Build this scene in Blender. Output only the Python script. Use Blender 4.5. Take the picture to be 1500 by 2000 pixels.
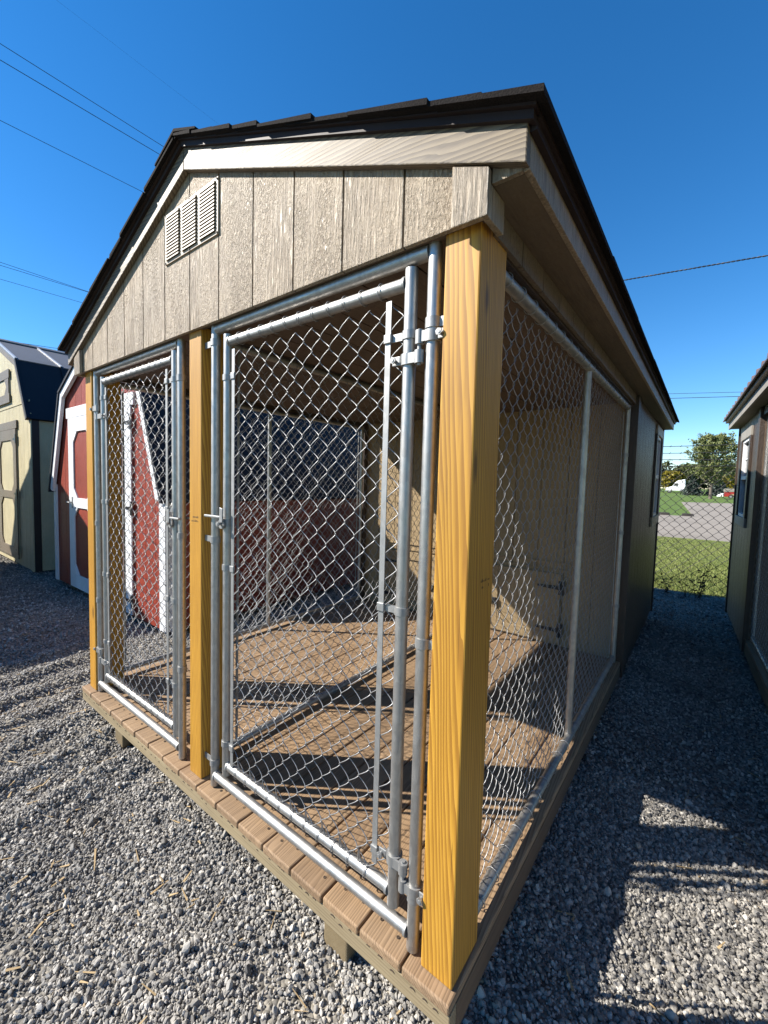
import bpy, bmesh, math, random
import numpy as np
from mathutils import Vector, Matrix, noise as mnoise
random.seed(7)
rng = np.random.default_rng(11)
for o in list(bpy.data.objects):
    bpy.data.objects.remove(o)
C = bpy.context.scene.collection
S = bpy.context.scene

# ---------------------------------------------------------------- camera
cam = bpy.data.cameras.new('camera')
camo = bpy.data.objects.new('camera', cam); C.objects.link(camo)
CAM = Vector((0.4062, -0.9096, 1.2767))
YAW, PITCH, ROLL = -0.6906, -0.0629, 0.0223
fw = Vector((math.sin(YAW)*math.cos(PITCH), math.cos(YAW)*math.cos(PITCH), math.sin(PITCH)))
r0 = Vector((math.cos(YAW), -math.sin(YAW), 0)); u0 = r0.cross(fw)
rt = math.cos(ROLL)*r0 + math.sin(ROLL)*u0
up = -math.sin(ROLL)*r0 + math.cos(ROLL)*u0
camo.matrix_world = Matrix(((rt.x, up.x, -fw.x, CAM.x), (rt.y, up.y, -fw.y, CAM.y), (rt.z, up.z, -fw.z, CAM.z), (0, 0, 0, 1)))
cam.sensor_fit = 'VERTICAL'; cam.sensor_height = 36; cam.sensor_width = 27
cam.lens = 833.9/2000*36
cam.shift_x = 62.9/2000; cam.shift_y = -8.6/2000
cam.clip_start = 0.02; cam.clip_end = 3000
S.camera = camo

# ---------------------------------------------------------------- light
SUN_DIR = Vector((1, .74, -.97)).normalized()          # the way the light travels
ELEV = math.asin(-SUN_DIR.z); AZ = math.atan2(-SUN_DIR.x, -SUN_DIR.y)
w = bpy.data.worlds.new('World'); S.world = w; w.use_nodes = True
nt = w.node_tree; bg = nt.nodes['Background']
sky = nt.nodes.new('ShaderNodeTexSky'); sky.sky_type = 'NISHITA'; sky.sun_disc = False
sky.sun_elevation = ELEV; sky.sun_rotation = AZ % (2*math.pi)
sky.air_density = 1.0; sky.dust_density = 0.0; sky.ozone_density = 5.0; sky.altitude = 300
hs = nt.nodes.new('ShaderNodeHueSaturation'); hs.inputs['Saturation'].default_value = 1.26
nt.links.new(sky.outputs[0], hs.inputs['Color']); nt.links.new(hs.outputs[0], bg.inputs[0]); bg.inputs[1].default_value = 0.087
sl = bpy.data.lights.new('sun', 'SUN'); sl.energy = 5.0; sl.angle = math.radians(.53); sl.color = (1, .945, .86)
so = bpy.data.objects.new('sun', sl); C.objects.link(so)
so.rotation_mode = 'QUATERNION'; so.rotation_quaternion = SUN_DIR.to_track_quat('-Z', 'Y'); so.location = (-10, -8, 12)
S.view_settings.view_transform = 'Standard'; S.view_settings.look = 'None'
S.view_settings.gamma = 1; S.view_settings.exposure = 1.2
S.render.engine = 'CYCLES'
S.cycles.max_bounces = 8; S.cycles.diffuse_bounces = 4; S.cycles.glossy_bounces = 3

# ---------------------------------------------------------------- materials
# how much of the swatch colour a surface gives back (swatches were read off brighter prints)
REFLECT = {'white_trim': .95, 'white_paint': .95, 'galvanised_pipe': .80, 'galvanised_wire': .72, 'galvanised_fitting': .75, 'window_glass': 1.}
def rgba(c): return (c[0], c[1], c[2], 1)
class NT:
    def __init__(s, name):
        s.m = bpy.data.materials.new(name); s.m.use_nodes = True
        s.t = s.m.node_tree; s.p = s.t.nodes['Principled BSDF']; s._v = None
    def n(s, typ, **kw):
        x = s.t.nodes.new('ShaderNode'+typ)
        for k, v in kw.items(): setattr(x, k, v)
        return x
    def l(s, a, b): s.t.links.new(a, b)
    def vec(s, rand=True):
        if s._v is None:
            tc = s.n('TexCoord')
            if rand:
                oi = s.n('ObjectInfo'); mu = s.n('VectorMath', operation='MULTIPLY'); ad = s.n('VectorMath', operation='ADD')
                s.l(oi.outputs['Random'], mu.inputs[0]); mu.inputs[1].default_value = (17.3, 23.1, 31.7)
                s.l(tc.outputs['Object'], ad.inputs[0]); s.l(mu.outputs[0], ad.inputs[1]); s._v = ad.outputs[0]
            else: s._v = tc.outputs['Object']
        return s._v
    def scaled(s, sc, v=None):
        mp = s.n('VectorMath', operation='MULTIPLY'); s.l(v or s.vec(), mp.inputs[0]); mp.inputs[1].default_value = sc
        return mp.outputs[0]
    def noise(s, sc, detail=5, rough=.6, dist=0., v=None):
        x = s.n('TexNoise'); s.l(s.scaled(sc, v), x.inputs['Vector']); x.inputs['Scale'].default_value = 1
        x.inputs['Detail'].default_value = detail; x.inputs['Roughness'].default_value = rough; x.inputs['Distortion'].default_value = dist
        return x.outputs['Fac']
    def ramp(s, fac, stops):
        r = s.n('ValToRGB'); s.l(fac, r.inputs[0]); e = r.color_ramp.elements
        while len(e) < len(stops): e.new(.5)
        for i, (p, c) in enumerate(stops):
            e[i].position = p; e[i].color = rgba(c) if hasattr(c, '__len__') else (c, c, c, 1)
        return r.outputs[0]
    def mix(s, f, a, b, mode='MIX'):
        x = s.n('Mix', data_type='RGBA', blend_type=mode)
        for k, v in ((0, f), (6, a), (7, b)):
            if hasattr(v, 'is_linked'): s.l(v, x.inputs[k])
            else: x.inputs[k].default_value = v if k == 0 else rgba(v)
        return x.outputs[2]
    def math(s, op, a, b=None):
        x = s.n('Math', operation=op)
        for k, v in ((0, a), (1, b)):
            if v is None: continue
            if hasattr(v, 'is_linked'): s.l(v, x.inputs[k])
            else: x.inputs[k].default_value = v
        return x.outputs[0]
    def bump(s, h, strength=.5, dist=.01, normal=None):
        b = s.n('Bump'); s.l(h, b.inputs['Height']); b.inputs['Strength'].default_value = strength; b.inputs['Distance'].default_value = dist
        if normal is not None: s.l(normal, b.inputs['Normal'])
        s.l(b.outputs[0], s.p.inputs['Normal']); return b.outputs[0]
    def col(s, c):
        k = REFLECT.get(s.m.name, .64)
        if hasattr(c, 'is_linked'): s.l(s.mix(1., c, (k, k, k), 'MULTIPLY') if k < 1 else c, s.p.inputs['Base Color'])
        else: s.p.inputs['Base Color'].default_value = rgba(tuple(x*k for x in c))
    def set(s, rough=.6, metal=0., spec=.5):
        if hasattr(rough, 'is_linked'): s.l(rough, s.p.inputs['Roughness'])
        else: s.p.inputs['Roughness'].default_value = rough
        s.p.inputs['Metallic'].default_value = metal; s.p.inputs['Specular IOR Level'].default_value = spec

def mat_plain(name, c1, c2=None, sc=(6, 6, 6), rough=.6, metal=0., bump=0., bsc=None, spec=.5, bdist=.004):
    a = NT(name); c2 = c2 or tuple(min(1, x*1.15) for x in c1)
    a.col(a.ramp(a.noise(sc), [(.3, c1), (.7, c2)])); a.set(rough, metal, spec)
    if bump: a.bump(a.noise(bsc or tuple(x*8 for x in sc), 6), bump, bdist)
    return a.m

def mat_rings(name, axis, dark, mid, light, freq=34., rough=.5, bump=.15, stretch=.07, dist=2.6, warp=.03, fine_w=.42, knots=False, wave_w=.72):
    """solid wood: growth rings round a tilted axis, so faces show straight grain and cathedrals"""
    a = NT(name); sc = [1, 1, 1]; sc[axis] = stretch
    v = a.scaled(tuple(sc))
    nn = a.n('TexNoise'); a.l(v, nn.inputs['Vector']); nn.inputs['Scale'].default_value = 5.5; nn.inputs['Detail'].default_value = 2
    off = a.n('VectorMath', operation='SCALE'); a.l(nn.outputs['Color'], off.inputs[0]); off.inputs[3].default_value = warp
    ad = a.n('VectorMath', operation='ADD'); a.l(v, ad.inputs[0]); a.l(off.outputs[0], ad.inputs[1])
    wv = a.n('TexWave', wave_type='BANDS', bands_direction='DIAGONAL' , wave_profile='SAW')
    a.l(ad.outputs[0], wv.inputs['Vector']); wv.inputs['Scale'].default_value = freq
    wv.inputs['Distortion'].default_value = dist; wv.inputs['Detail'].default_value = 2; wv.inputs['Detail Scale'].default_value = .6
    fs = [90, 90, 90]; fs[axis] = 3
    fine = a.noise(tuple(fs), 4)
    f = a.math('ADD', a.math('MULTIPLY', wv.outputs['Fac'], wave_w), a.math('MULTIPLY', fine, fine_w))
    base = a.ramp(f, [(.12, light), (.55, mid), (.92, dark)])
    if knots:
        ks = [9, 9, 9]; ks[axis] = 2.6
        vo = a.n('TexVoronoi', feature='F1'); a.l(a.scaled(tuple(ks), ad.outputs[0] if False else None), vo.inputs['Vector']); vo.inputs['Scale'].default_value = 1; vo.inputs['Randomness'].default_value = 1
        base = a.mix(a.ramp(vo.outputs['Distance'], [(.06, .85), (.13, 0.)]), base, tuple(x*.38 for x in dark))
        cs = [160, 160, 160]; cs[axis] = 2.2
        base = a.mix(a.ramp(a.noise(tuple(cs), 2), [(.26, .7), (.30, 0.)]), base, tuple(x*.45 for x in dark))
        ds = [8, 8, 8]; ds[axis] = 3
        base = a.mix(a.ramp(a.noise(tuple(ds), 5), [(.5, 0.), (.8, .22)]), base, tuple(x*.8 for x in mid))
    tone = a.ramp(a.noise((2.2, 2.2, 1.1), 3), [(.3, (.84, .82, .8)), (.7, (1.08, 1.06, 1.02))])
    oi = a.n('ObjectInfo'); base = a.mix(1., base, a.ramp(oi.outputs['Random'], [(0., (.84, .82, .80)), (.5, (1., 1., 1.)), (1., (1.10, 1.08, 1.04))]), 'MULTIPLY')
    a.col(a.mix(1., base, tone, 'MULTIPLY')); a.set(rough)
    a.bump(a.math('SUBTRACT', 1., f), bump, .004)
    return a.m

def mat_siding(name, c1, c2, axis=2, rough=.45, strength=.8, dist=.006, pebble=1.):
    """embossed wood-strand panel: long fibres and pebbly patches"""
    a = NT(name)
    fs = [130, 130, 130]; fs[axis] = 11
    fib = a.noise(tuple(fs), 6, .65, .35)
    ps = [150, 150, 150]; ps[axis] = 70
    peb = a.noise(tuple(ps), 5, .65, .5)
    ms = [6, 6, 6]; ms[axis] = 1.6
    mask = a.ramp(a.noise(tuple(ms), 3), [(.42, 0.), (.58, pebble)])
    fr = a.ramp(fib, [(.36, 0.), (.62, 1.)]); pr = a.ramp(peb, [(.35, 0.), (.65, 1.)])
    h = a.mix(mask, fr, pr)
    tone = a.ramp(a.noise((3, 3, 2), 4), [(.3, .86), (.7, 1.1)])
    base = a.mix(h, c1, c2)
    a.col(a.mix(1., base, tone, 'MULTIPLY')); a.set(rough, 0, .5)
    a.bump(h, strength, dist)
    return a.m

def mat_galv(name, c=(.50, .49, .47), rough=.46, metal=.9):
    a = NT(name)
    n1 = a.noise((14, 14, 14), 5, .65); n2 = a.noise((120, 120, 25), 4)
    vo = a.n('TexVoronoi', feature='F1'); a.l(a.scaled((90, 90, 40)), vo.inputs['Vector']); vo.inputs['Scale'].default_value = 1
    sp = a.n('SeparateColor'); a.l(vo.outputs['Color'], sp.inputs[0])
    base = a.ramp(a.math('ADD', a.math('MULTIPLY', n1, .65), a.math('MULTIPLY', sp.outputs[0], .3)), [(.2, tuple(x*.82 for x in c)), (.5, c), (.75, tuple(min(1, x*1.15) for x in c))])
    rust = a.ramp(a.noise((9, 9, 5), 6, .75), [(.70, 0.), (.76, .55)])
    a.col(a.mix(rust, base, (.23, .10, .035)))
    a.set(a.ramp(n1, [(.3, rough+.14), (.7, rough-.08)]), metal)
    a.bump(n2, .12, .002)
    return a.m

M = {}
M['post'] = mat_rings('stained_pine', 2, (.46, .215, .022), (.74, .385, .042), (.86, .475, .075), freq=56, rough=.55, bump=.12, stretch=.06, dist=3.2, warp=.085, fine_w=.75, knots=True)
M['deck'] = mat_rings('brown_decking', 1, (.21, .132, .072), (.445, .30, .175), (.54, .375, .23), freq=75, rough=.72, bump=.22, stretch=.05, dist=4., warp=.09, fine_w=.85, wave_w=.42)
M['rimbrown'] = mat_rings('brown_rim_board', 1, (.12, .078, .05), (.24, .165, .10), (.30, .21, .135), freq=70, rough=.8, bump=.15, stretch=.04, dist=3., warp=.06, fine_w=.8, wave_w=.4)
M['siding_shaded'] = mat_siding('shaded_taupe_siding', (.16, .118, .078), (.30, .23, .155), strength=.5, rough=.55)  # the same taupe siding, with the shade under the eaves put into its colour
M['rim'] = mat_rings('treated_rim', 0, (.22, .165, .085), (.42, .335, .20), (.48, .39, .24), freq=70, rough=.8, bump=.12, stretch=.03, dist=2., warp=.05, fine_w=.85, wave_w=.28)
M['skid'] = mat_rings('treated_skid', 1, (.20, .15, .075), (.29, .225, .13), (.35, .28, .17), freq=70, rough=.85, bump=.15, stretch=.03, dist=1., warp=.02, fine_w=.7)
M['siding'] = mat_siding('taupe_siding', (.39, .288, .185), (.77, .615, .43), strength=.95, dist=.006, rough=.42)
M['rake'] = mat_rings('taupe_fascia', 0, (.135, .10, .066), (.28, .22, .146), (.34, .272, .183), freq=52, rough=.6, bump=.6, stretch=.12, dist=4.5, warp=.09, fine_w=.7)
M['trim'] = mat_siding('taupe_trim', (.31, .235, .155), (.62, .49, .34), rough=.45, pebble=0., dist=.0045)
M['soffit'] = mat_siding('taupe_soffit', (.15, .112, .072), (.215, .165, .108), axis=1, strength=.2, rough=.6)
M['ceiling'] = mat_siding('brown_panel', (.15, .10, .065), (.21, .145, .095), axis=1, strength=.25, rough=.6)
M['backwall'] = mat_siding('primed_panel', (.37, .265, .135), (.49, .355, .195), strength=.2, rough=.65)
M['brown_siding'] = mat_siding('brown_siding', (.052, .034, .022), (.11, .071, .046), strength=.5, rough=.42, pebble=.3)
M['brown_trim'] = mat_siding('brown_trim', (.055, .036, .026), (.09, .06, .042), strength=.35, rough=.45)
M['drip'] = mat_plain('brown_drip_edge', (.030, .019, .017), (.048, .031, .027), rough=.6, spec=.25, bump=.1)
M['galv'] = mat_galv('galvanised_pipe')
M['wire'] = mat_galv('galvanised_wire', (.42, .42, .42), .45, .7)
M['cast'] = mat_galv('galvanised_fitting', (.43, .43, .42), .52, .7)
M['vent'] = mat_plain('painted_vent', (.50, .40, .28), (.56, .45, .32), rough=.5)
M['dark'] = mat_plain('vent_dark', (.04, .03, .024), rough=.9)
M['black'] = mat_plain('black_iron', (.012, .012, .014), (.022, .022, .025), rough=.45)
M['nailm'] = mat_plain('rusty_dent', (.05, .035, .025), (.11, .075, .05), (60, 60, 60), rough=.7)
M['red'] = mat_siding('red_siding', (.29, .036, .018), (.48, .072, .034), rough=.5, strength=.55, pebble=.6)
M['white'] = mat_siding('white_trim', (.66, .67, .69), (.80, .80, .80), rough=.5, strength=.3)
M['tan'] = mat_siding('straw_siding', (.66, .57, .33), (.86, .76, .49), rough=.55, strength=.5)
M['taupe'] = mat_siding('dark_taupe_trim', (.20, .15, .10), (.27, .21, .145), rough=.5, strength=.35)
M['navy'] = mat_plain('navy_metal', (.014, .016, .026), (.02, .023, .034), (2, 2, 2), rough=.6, spec=.3)
M['steel_sunlit'] = mat_plain('sunlit_charcoal_metal', (.15, .15, .158), (.19, .19, .2), (2, 2, 2), rough=.55, metal=.1)  # upper roof slope: sunlit reflection put into a paler grey
M['char'] = mat_plain('dark_corner_trim', (.028, .02, .018), (.045, .034, .03), rough=.5)
M['palemetal'] = mat_plain('pale_eave_board', (.34, .31, .265), (.41, .375, .32), rough=.6)
M['brownmetal'] = mat_plain('brown_metal_roof', (.16, .098, .075), (.21, .13, .10), (3, 3, 3), rough=.4, spec=.6)
M['rib'] = mat_plain('sunlit_metal_rib', (.62, .63, .65), (.7, .7, .72), rough=.35)  # sun glare painted into the upper ribs; lower ribs keep the roof colour
def _shingle():
    a = NT('charcoal_shingle'); g = a.noise((260, 260, 260), 3); t = a.noise((9, 9, 9), 3)
    a.col(a.mix(1., a.ramp(g, [(.3, (.005, .004, .004)), (.7, (.030, .024, .022))]), a.ramp(t, [(.3, .7), (.7, 1.25)]), 'MULTIPLY')); a.set(.95, 0, .15); a.bump(g, .6, .004); return a.m
M['shingle'] = _shingle()
def _glass():
    a = NT('window_glass'); a.col((.02, .025, .03)); a.set(.04, 0, .8); return a.m
M['glass'] = _glass()
def _stone():
    a = NT('gravel_stone'); at = a.n('Attribute', attribute_type='INSTANCER', attribute_name='tint')
    c = a.ramp(at.outputs['Fac'], [(0., (.13, .122, .112)), (.25, (.28, .264, .24)), (.6, (.48, .45, .40)), (.88, (.78, .73, .65)), (1., (.48, .37, .24))])
    n = a.noise((120, 120, 120), 4, v=a.n('TexCoord').outputs['Object'])
    a.col(a.mix(1., c, a.ramp(n, [(.3, .78), (.7, 1.15)]), 'MULTIPLY')); a.set(.85); return a.m
M['stone'] = _stone()
def _lot():
    a = NT('gravel_ground'); v = a.n('TexCoord').outputs['Object']
    vo = a.n('TexVoronoi', feature='F1'); a.l(a.scaled((62, 62, 62), v), vo.inputs['Vector']); vo.inputs['Scale'].default_value = 1
    big = a.noise((1.3, 1.3, 1.3), 4, v=v)
    sep = a.n('SeparateColor'); a.l(vo.outputs['Color'], sep.inputs[0])
    c = a.ramp(sep.outputs[0], [(0., (.11, .104, .095)), (.5, (.24, .225, .195)), (1., (.42, .39, .33))])
    a.col(a.mix(1., c, a.ramp(big, [(.3, (.8, .8, .82)), (.7, (1.1, 1.06, 1.))]), 'MULTIPLY')); a.set(.9)
    a.bump(a.math('SUBTRACT', 1., vo.outputs['Distance']), 1., .012); return a.m
M['lot'] = _lot()
def _grass(name, c1, c2, c3, s=1.):
    a = NT(name); v = a.n('TexCoord').outputs['Object']
    n1 = a.noise((2.2*s, 2.2*s, 2), 5, .7, v=v); n2 = a.noise((30*s, 30*s, 30), 3, v=v)
    a.col(a.mix(1., a.ramp(n1, [(.3, c1), (.55, c2), (.75, c3)]), a.ramp(n2, [(.25, .62), (.75, 1.35)]), 'MULTIPLY')); a.set(.9, 0, .2)
    a.bump(n2, 1., .05); return a.m
M['lawn'] = _grass('lawn_turf', (.15, .21, .045), (.20, .25, .06), (.30, .30, .11))
M['field'] = _grass('field_turf', (.13, .21, .04), (.155, .235, .05), (.21, .26, .075), .4)
M['road'] = mat_plain('concrete_road', (.31, .265, .21), (.40, .345, .28), (.35, .35, .35), rough=.9)
def leafmat(name, c1, c2):
    a = NT(name); oi = a.n('Attribute', attribute_type='GEOMETRY', attribute_name='leaf_tone')
    a.col(a.ramp(oi.outputs['Fac'], [(0., c1), (1., c2)])); a.set(.6, 0, .3)
    a.p.inputs['Subsurface Weight'].default_value = 0
    return a.m
M['leaf'] = leafmat('maple_leaf', (.12, .15, .045), (.30, .32, .12))
M['leafdark'] = leafmat('dark_leaf', (.075, .095, .035), (.16, .18, .07))
M['leafyel'] = leafmat('yellow_leaf', (.18, .15, .015), (.34, .27, .02))
M['needle'] = leafmat('spruce_needle', (.035, .06, .045), (.075, .10, .08))
M['bark'] = mat_plain('bark', (.14, .11, .085), (.22, .18, .14), (20, 20, 4), rough=.9, bump=.4)
M['weed'] = mat_plain('dead_weed', (.035, .028, .02), (.06, .05, .03), rough=.9)
M['straw'] = mat_plain('straw', (.42, .29, .14), (.58, .42, .22), (30, 30, 30), rough=.8)
M['cable'] = mat_plain('black_cable', (.02, .02, .022), rough=.6)
M['fencewire'] = mat_plain('dark_fence_wire', (.045, .045, .05), (.075, .07, .07), (20, 20, 20), rough=.45, metal=.3)
M['trailer_red'] = mat_plain('red_paint', (.42, .03, .025), rough=.4)
M['paintwhite'] = mat_plain('white_paint', (.78, .78, .78), rough=.35)
M['rubber'] = mat_plain('rubber', (.015, .015, .015), rough=.8)
M['stopconc'] = mat_plain('dark_timber_stop', (.035, .03, .026), (.06, .05, .045), rough=.9)

# ---------------------------------------------------------------- builders
OFF = {}
class B:
    def __init__(s): s.v = []; s.f = []
    def add(s, vs, fs):
        k = len(s.v); s.v += [tuple(x) for x in vs]; s.f += [tuple(i+k for i in f) for f in fs]; return s
    def hexa(s, p): return s.add(p, [(0, 3, 2, 1), (4, 5, 6, 7), (0, 1, 5, 4), (1, 2, 6, 5), (2, 3, 7, 6), (3, 0, 4, 7)])
    def box(s, x0, x1, y0, y1, z0, z1):
        return s.hexa([(x0, y0, z0), (x1, y0, z0), (x1, y1, z0), (x0, y1, z0), (x0, y0, z1), (x1, y0, z1), (x1, y1, z1), (x0, y1, z1)])
    def prism(s, pts, axis, a, b):
        """polygon in the two other axes (x,z for axis 1; y,z for axis 0; x,y for axis 2), extruded a..b"""
        n = len(pts); mk = {0: lambda p, t: (t, p[0], p[1]), 1: lambda p, t: (p[0], t, p[1]), 2: lambda p, t: (p[0], p[1], t)}[axis]
        vs = [mk(p, a) for p in pts]+[mk(p, b) for p in pts]
        return s.add(vs, [tuple(range(n)), tuple(range(2*n-1, n-1, -1))]+[(i, i+n, (i+1) % n+n, (i+1) % n) for i in range(n)])
    def tube(s, pts, r, n=10, closed=False, caps=True):
        P = [Vector(p) for p in pts]; m = len(P); vs = []; fs = []; N = None
        rr = r if hasattr(r, '__len__') else [r]*m
        for i in range(m):
            if closed: T = (P[(i+1) % m]-P[i-1])
            else: T = P[min(i+1, m-1)]-P[max(i-1, 0)]
            T.normalize()
            if N is None: N = T.orthogonal().normalized()
            else: N = (N-T*N.dot(T)); N = N.normalized() if N.length > 1e-6 else T.orthogonal().normalized()
            Bn = T.cross(N)
            vs += [P[i]+(N*math.cos(2*math.pi*k/n)+Bn*math.sin(2*math.pi*k/n))*rr[i] for k in range(n)]
        for i in range(m if closed else m-1):
            j = (i+1) % m
            fs += [(i*n+k, i*n+(k+1) % n, j*n+(k+1) % n, j*n+k) for k in range(n)]
        if caps and not closed: fs += [tuple(range(n-1, -1, -1)), tuple(range((m-1)*n, m*n))]
        return s.add(vs, fs)
    def ring(s, c, ri, ro, h, n=20, axis=2):
        """a flat band (hollow short cylinder) round a vertical pipe"""
        vs = []; fs = []
        for k in range(n):
            a = 2*math.pi*k/n
            for rr, z in ((ri, -h/2), (ro, -h/2), (ro, h/2), (ri, h/2)):
                p = (rr*math.cos(a), rr*math.sin(a), z)
                if axis == 0: p = (p[2], p[0], p[1])
                if axis == 1: p = (p[0], p[2], p[1])
                vs.append((c[0]+p[0], c[1]+p[1], c[2]+p[2]))
        for k in range(n):
            a, b = 4*k, 4*((k+1) % n)
            fs += [(a+i, b+i, b+(i+1) % 4, a+(i+1) % 4) for i in range(4)]
        return s.add(vs, fs)
    def mesh(s, name, mat, off=Vector((0, 0, 0)), smooth=False, weld=False):
        me = bpy.data.meshes.new(name); me.from_pydata([(x-off.x, y-off.y, z-off.z) for x, y, z in s.v], [], s.f)
        bm = bmesh.new(); bm.from_mesh(me); bmesh.ops.recalc_face_normals(bm, faces=bm.faces); bm.to_mesh(me); bm.free()
        if smooth: me.polygons.foreach_set('use_smooth', [True]*len(me.polygons))
        me.materials.append(mat); return me
    def build(s, name, mat, parent=None, smooth=False, bevel=0, kind=None, label=None):
        off = OFF.get(parent.name if parent else None, Vector((0, 0, 0)))
        o = bpy.data.objects.new(name, s.mesh(name, M[mat] if isinstance(mat, str) else mat, off, smooth)); C.objects.link(o)
        if parent: o.parent = parent; OFF[o.name] = off
        if bevel:
            md = o.modifiers.new('edge', 'BEVEL'); md.width = bevel; md.segments = 2; md.limit_method = 'ANGLE'
        if smooth:
            md = o.modifiers.new('sharp', 'EDGE_SPLIT'); md.split_angle = math.radians(50)
        if kind: o['kind'] = kind
        if label: o['label'] = label
        return o
def piece(me, name, parent, loc, rot=(0, 0, 0), scale=None):
    """another object on a shared mesh, placed in the thing's frame"""
    o = bpy.data.objects.new(name, me); C.objects.link(o); off = OFF.get(parent.name, Vector((0, 0, 0))) if parent else Vector((0, 0, 0))
    o.parent = parent; o.location = Vector(loc)-off; o.rotation_euler = rot
    if scale: o.scale = scale
    if parent: OFF[o.name] = off
    return o
def thing(name, label, cat, loc, group=None, rotz=0, local=False):
    o = bpy.data.objects.new(name, None); C.objects.link(o); o.location = loc; o.rotation_euler = (0, 0, rotz); o.empty_display_size = .2
    o['label'] = label; o['category'] = cat
    if group: o['group'] = group
    OFF[o.name] = Vector((0, 0, 0)) if local else Vector(loc)
    return o
def tag(o, label, cat, group=None):
    o['label'] = label; o['category'] = cat
    if group: o['group'] = group
    return o
def part(name, parent):
    o = bpy.data.objects.new(name, None); C.objects.link(o); o.parent = parent; OFF[o.name] = OFF[parent.name]; o.empty_display_size = .05
    return o
def np_mesh(name, V, F, mat, parent=None, kind=None, smooth=True):
    off = OFF.get(parent.name if parent else None, Vector((0, 0, 0)))
    me = bpy.data.meshes.new(name); V = np.asarray(V, np.float32)-np.array(off, np.float32); F = np.asarray(F, np.int32)
    me.vertices.add(len(V)); me.vertices.foreach_set('co', V.ravel()); k = F.shape[1]
    me.loops.add(F.size); me.loops.foreach_set('vertex_index', F.ravel())
    me.polygons.add(len(F)); me.polygons.foreach_set('loop_start', np.arange(0, F.size, k, dtype=np.int32)); me.polygons.foreach_set('loop_total', np.full(len(F), k, np.int32))
    if smooth: me.polygons.foreach_set('use_smooth', np.ones(len(F), bool))
    me.update(calc_edges=True); me.materials.append(M[mat] if isinstance(mat, str) else mat)
    o = bpy.data.objects.new(name, me); C.objects.link(o)
    if parent: o.parent = parent; OFF[o.name] = off
    if kind: o['kind'] = kind
    return o

def chain_link(name, parent, org, U, W, u1, v1, D=.0745, r=.00142, A=.0052, sides=5, mat='wire', wob=.0015):
    """woven chain-link fabric: every wire a flattened spiral hooked into its neighbours. org corner, U along, z up, W out of the plane"""
    org, U, W = np.array(org), np.array(U), np.array(W); Zv = np.array((0, 0, 1.))
    h = D/2; nh = int(v1/h); nw = int(u1/h)
    tt = np.array([0, .07, .25, .5, .75, .93])
    Vs = []; Fs = []; base = 0
    for i in range(nw):
        ph = i % 2
        t = (np.arange(nh)[:, None]+tt[None]).ravel(); t = np.append(t, nh)
        k = np.floor(t).astype(int); fr = t-k
        side = ((k+ph) % 2)                       # 0: from left to right, 1: back
        fs_ = .62*fr+.38*(1-np.cos(np.pi*fr))/2; x = np.where(side == 0, fs_, 1-fs_); x = x*(h+2.2*r)-1.1*r
        s = np.where(side == 0, 1., -1.)
        wv = s*A*np.sin(np.pi*fr)**.6*1.1
        u = i*h+x+wob*rng.standard_normal()*.6; v = t*h+wob*np.sin(t*.7+i)
        P = org+u[:, None]*U+v[:, None]*Zv+wv[:, None]*W
        T = np.gradient(P, axis=0); T /= np.linalg.norm(T, axis=1)[:, None]
        N = np.cross(T, W); N /= np.linalg.norm(N, axis=1)[:, None]; Bn = np.cross(T, N)
        a = np.arange(sides)*2*np.pi/sides
        V = P[:, None]+r*(np.cos(a)[None, :, None]*N[:, None]+np.sin(a)[None, :, None]*Bn[:, None])
        m = len(P); idx = np.arange(m*sides).reshape(m, sides)+base
        q = np.stack([idx[:-1], np.roll(idx[:-1], -1, 1), np.roll(idx[1:], -1, 1), idx[1:]], -1).reshape(-1, 4)
        Vs.append(V.reshape(-1, 3)); Fs.append(q); base += m*sides
    return np_mesh(name, np.concatenate(Vs), np.concatenate(Fs), mat, parent, 'stuff')

# ================================================================ THE SETTING
def hgt(x, y):
    """height of the gravel lot"""
    z = -.222+.012*np.sin(x*1.9+.4)*np.cos(y*1.5+1.1)+.007*np.sin(x*5.1+y*3.3)+.004*np.sin(x*11-y*8.7+2)
    m = np.clip((-x-1.45)/.5, 0, 1)*np.clip((.75-y)/.5, 0, 1)   # wheel ruts in front of the left bay
    z = z+m*(.019*np.sin(x*20.3+.9*np.sin(y*3.4)+1.2)+.008*np.sin(x*43+y*9+1))+.0045*np.sin(x*27+3*np.sin(y*5))*np.sin(y*23+2*np.sin(x*7))
    z = z-.012*np.clip((x-.05)/.3, 0, 1)                      # alley a little lower
    return z
def grid_sheet(name, x0, x1, y0, y1, step, zf, mat):
    nx, ny = int((x1-x0)/step)+1, int((y1-y0)/step)+1
    X, Y = np.meshgrid(np.linspace(x0, x1, nx), np.linspace(y0, y1, ny)); Z = zf(X, Y)
    V = np.stack([X, Y, Z], -1).reshape(-1, 3); I = np.arange(nx*ny).reshape(ny, nx)
    F = np.stack([I[:-1, :-1], I[:-1, 1:], I[1:, 1:], I[1:, :-1]], -1).reshape(-1, 4)
    return np_mesh(name, V, F, mat, None, 'structure')
grid_sheet('gravel_lot', -16, 7, -7, 6.9, .06, hgt, 'lot')
b = B(); b.add([(-900, -900, -.30), (900, -900, -.30), (900, 1500, -.30), (-900, 1500, -.30)], [(0, 1, 2, 3)]); b.build('ground', 'field', kind='structure')
grid_sheet('lawn', -30, 40, 6.7, 15.6, .35, lambda x, y: -.255+.012*np.sin(x*2.1)*np.cos(y*1.7), 'lawn')
b = B(); b.prism([(-60, 15.5), (60, 15.9), (60, 29.3), (-60, 28.9)], 2, -.32, -.262); b.build('road', 'road', kind='structure')
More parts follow.
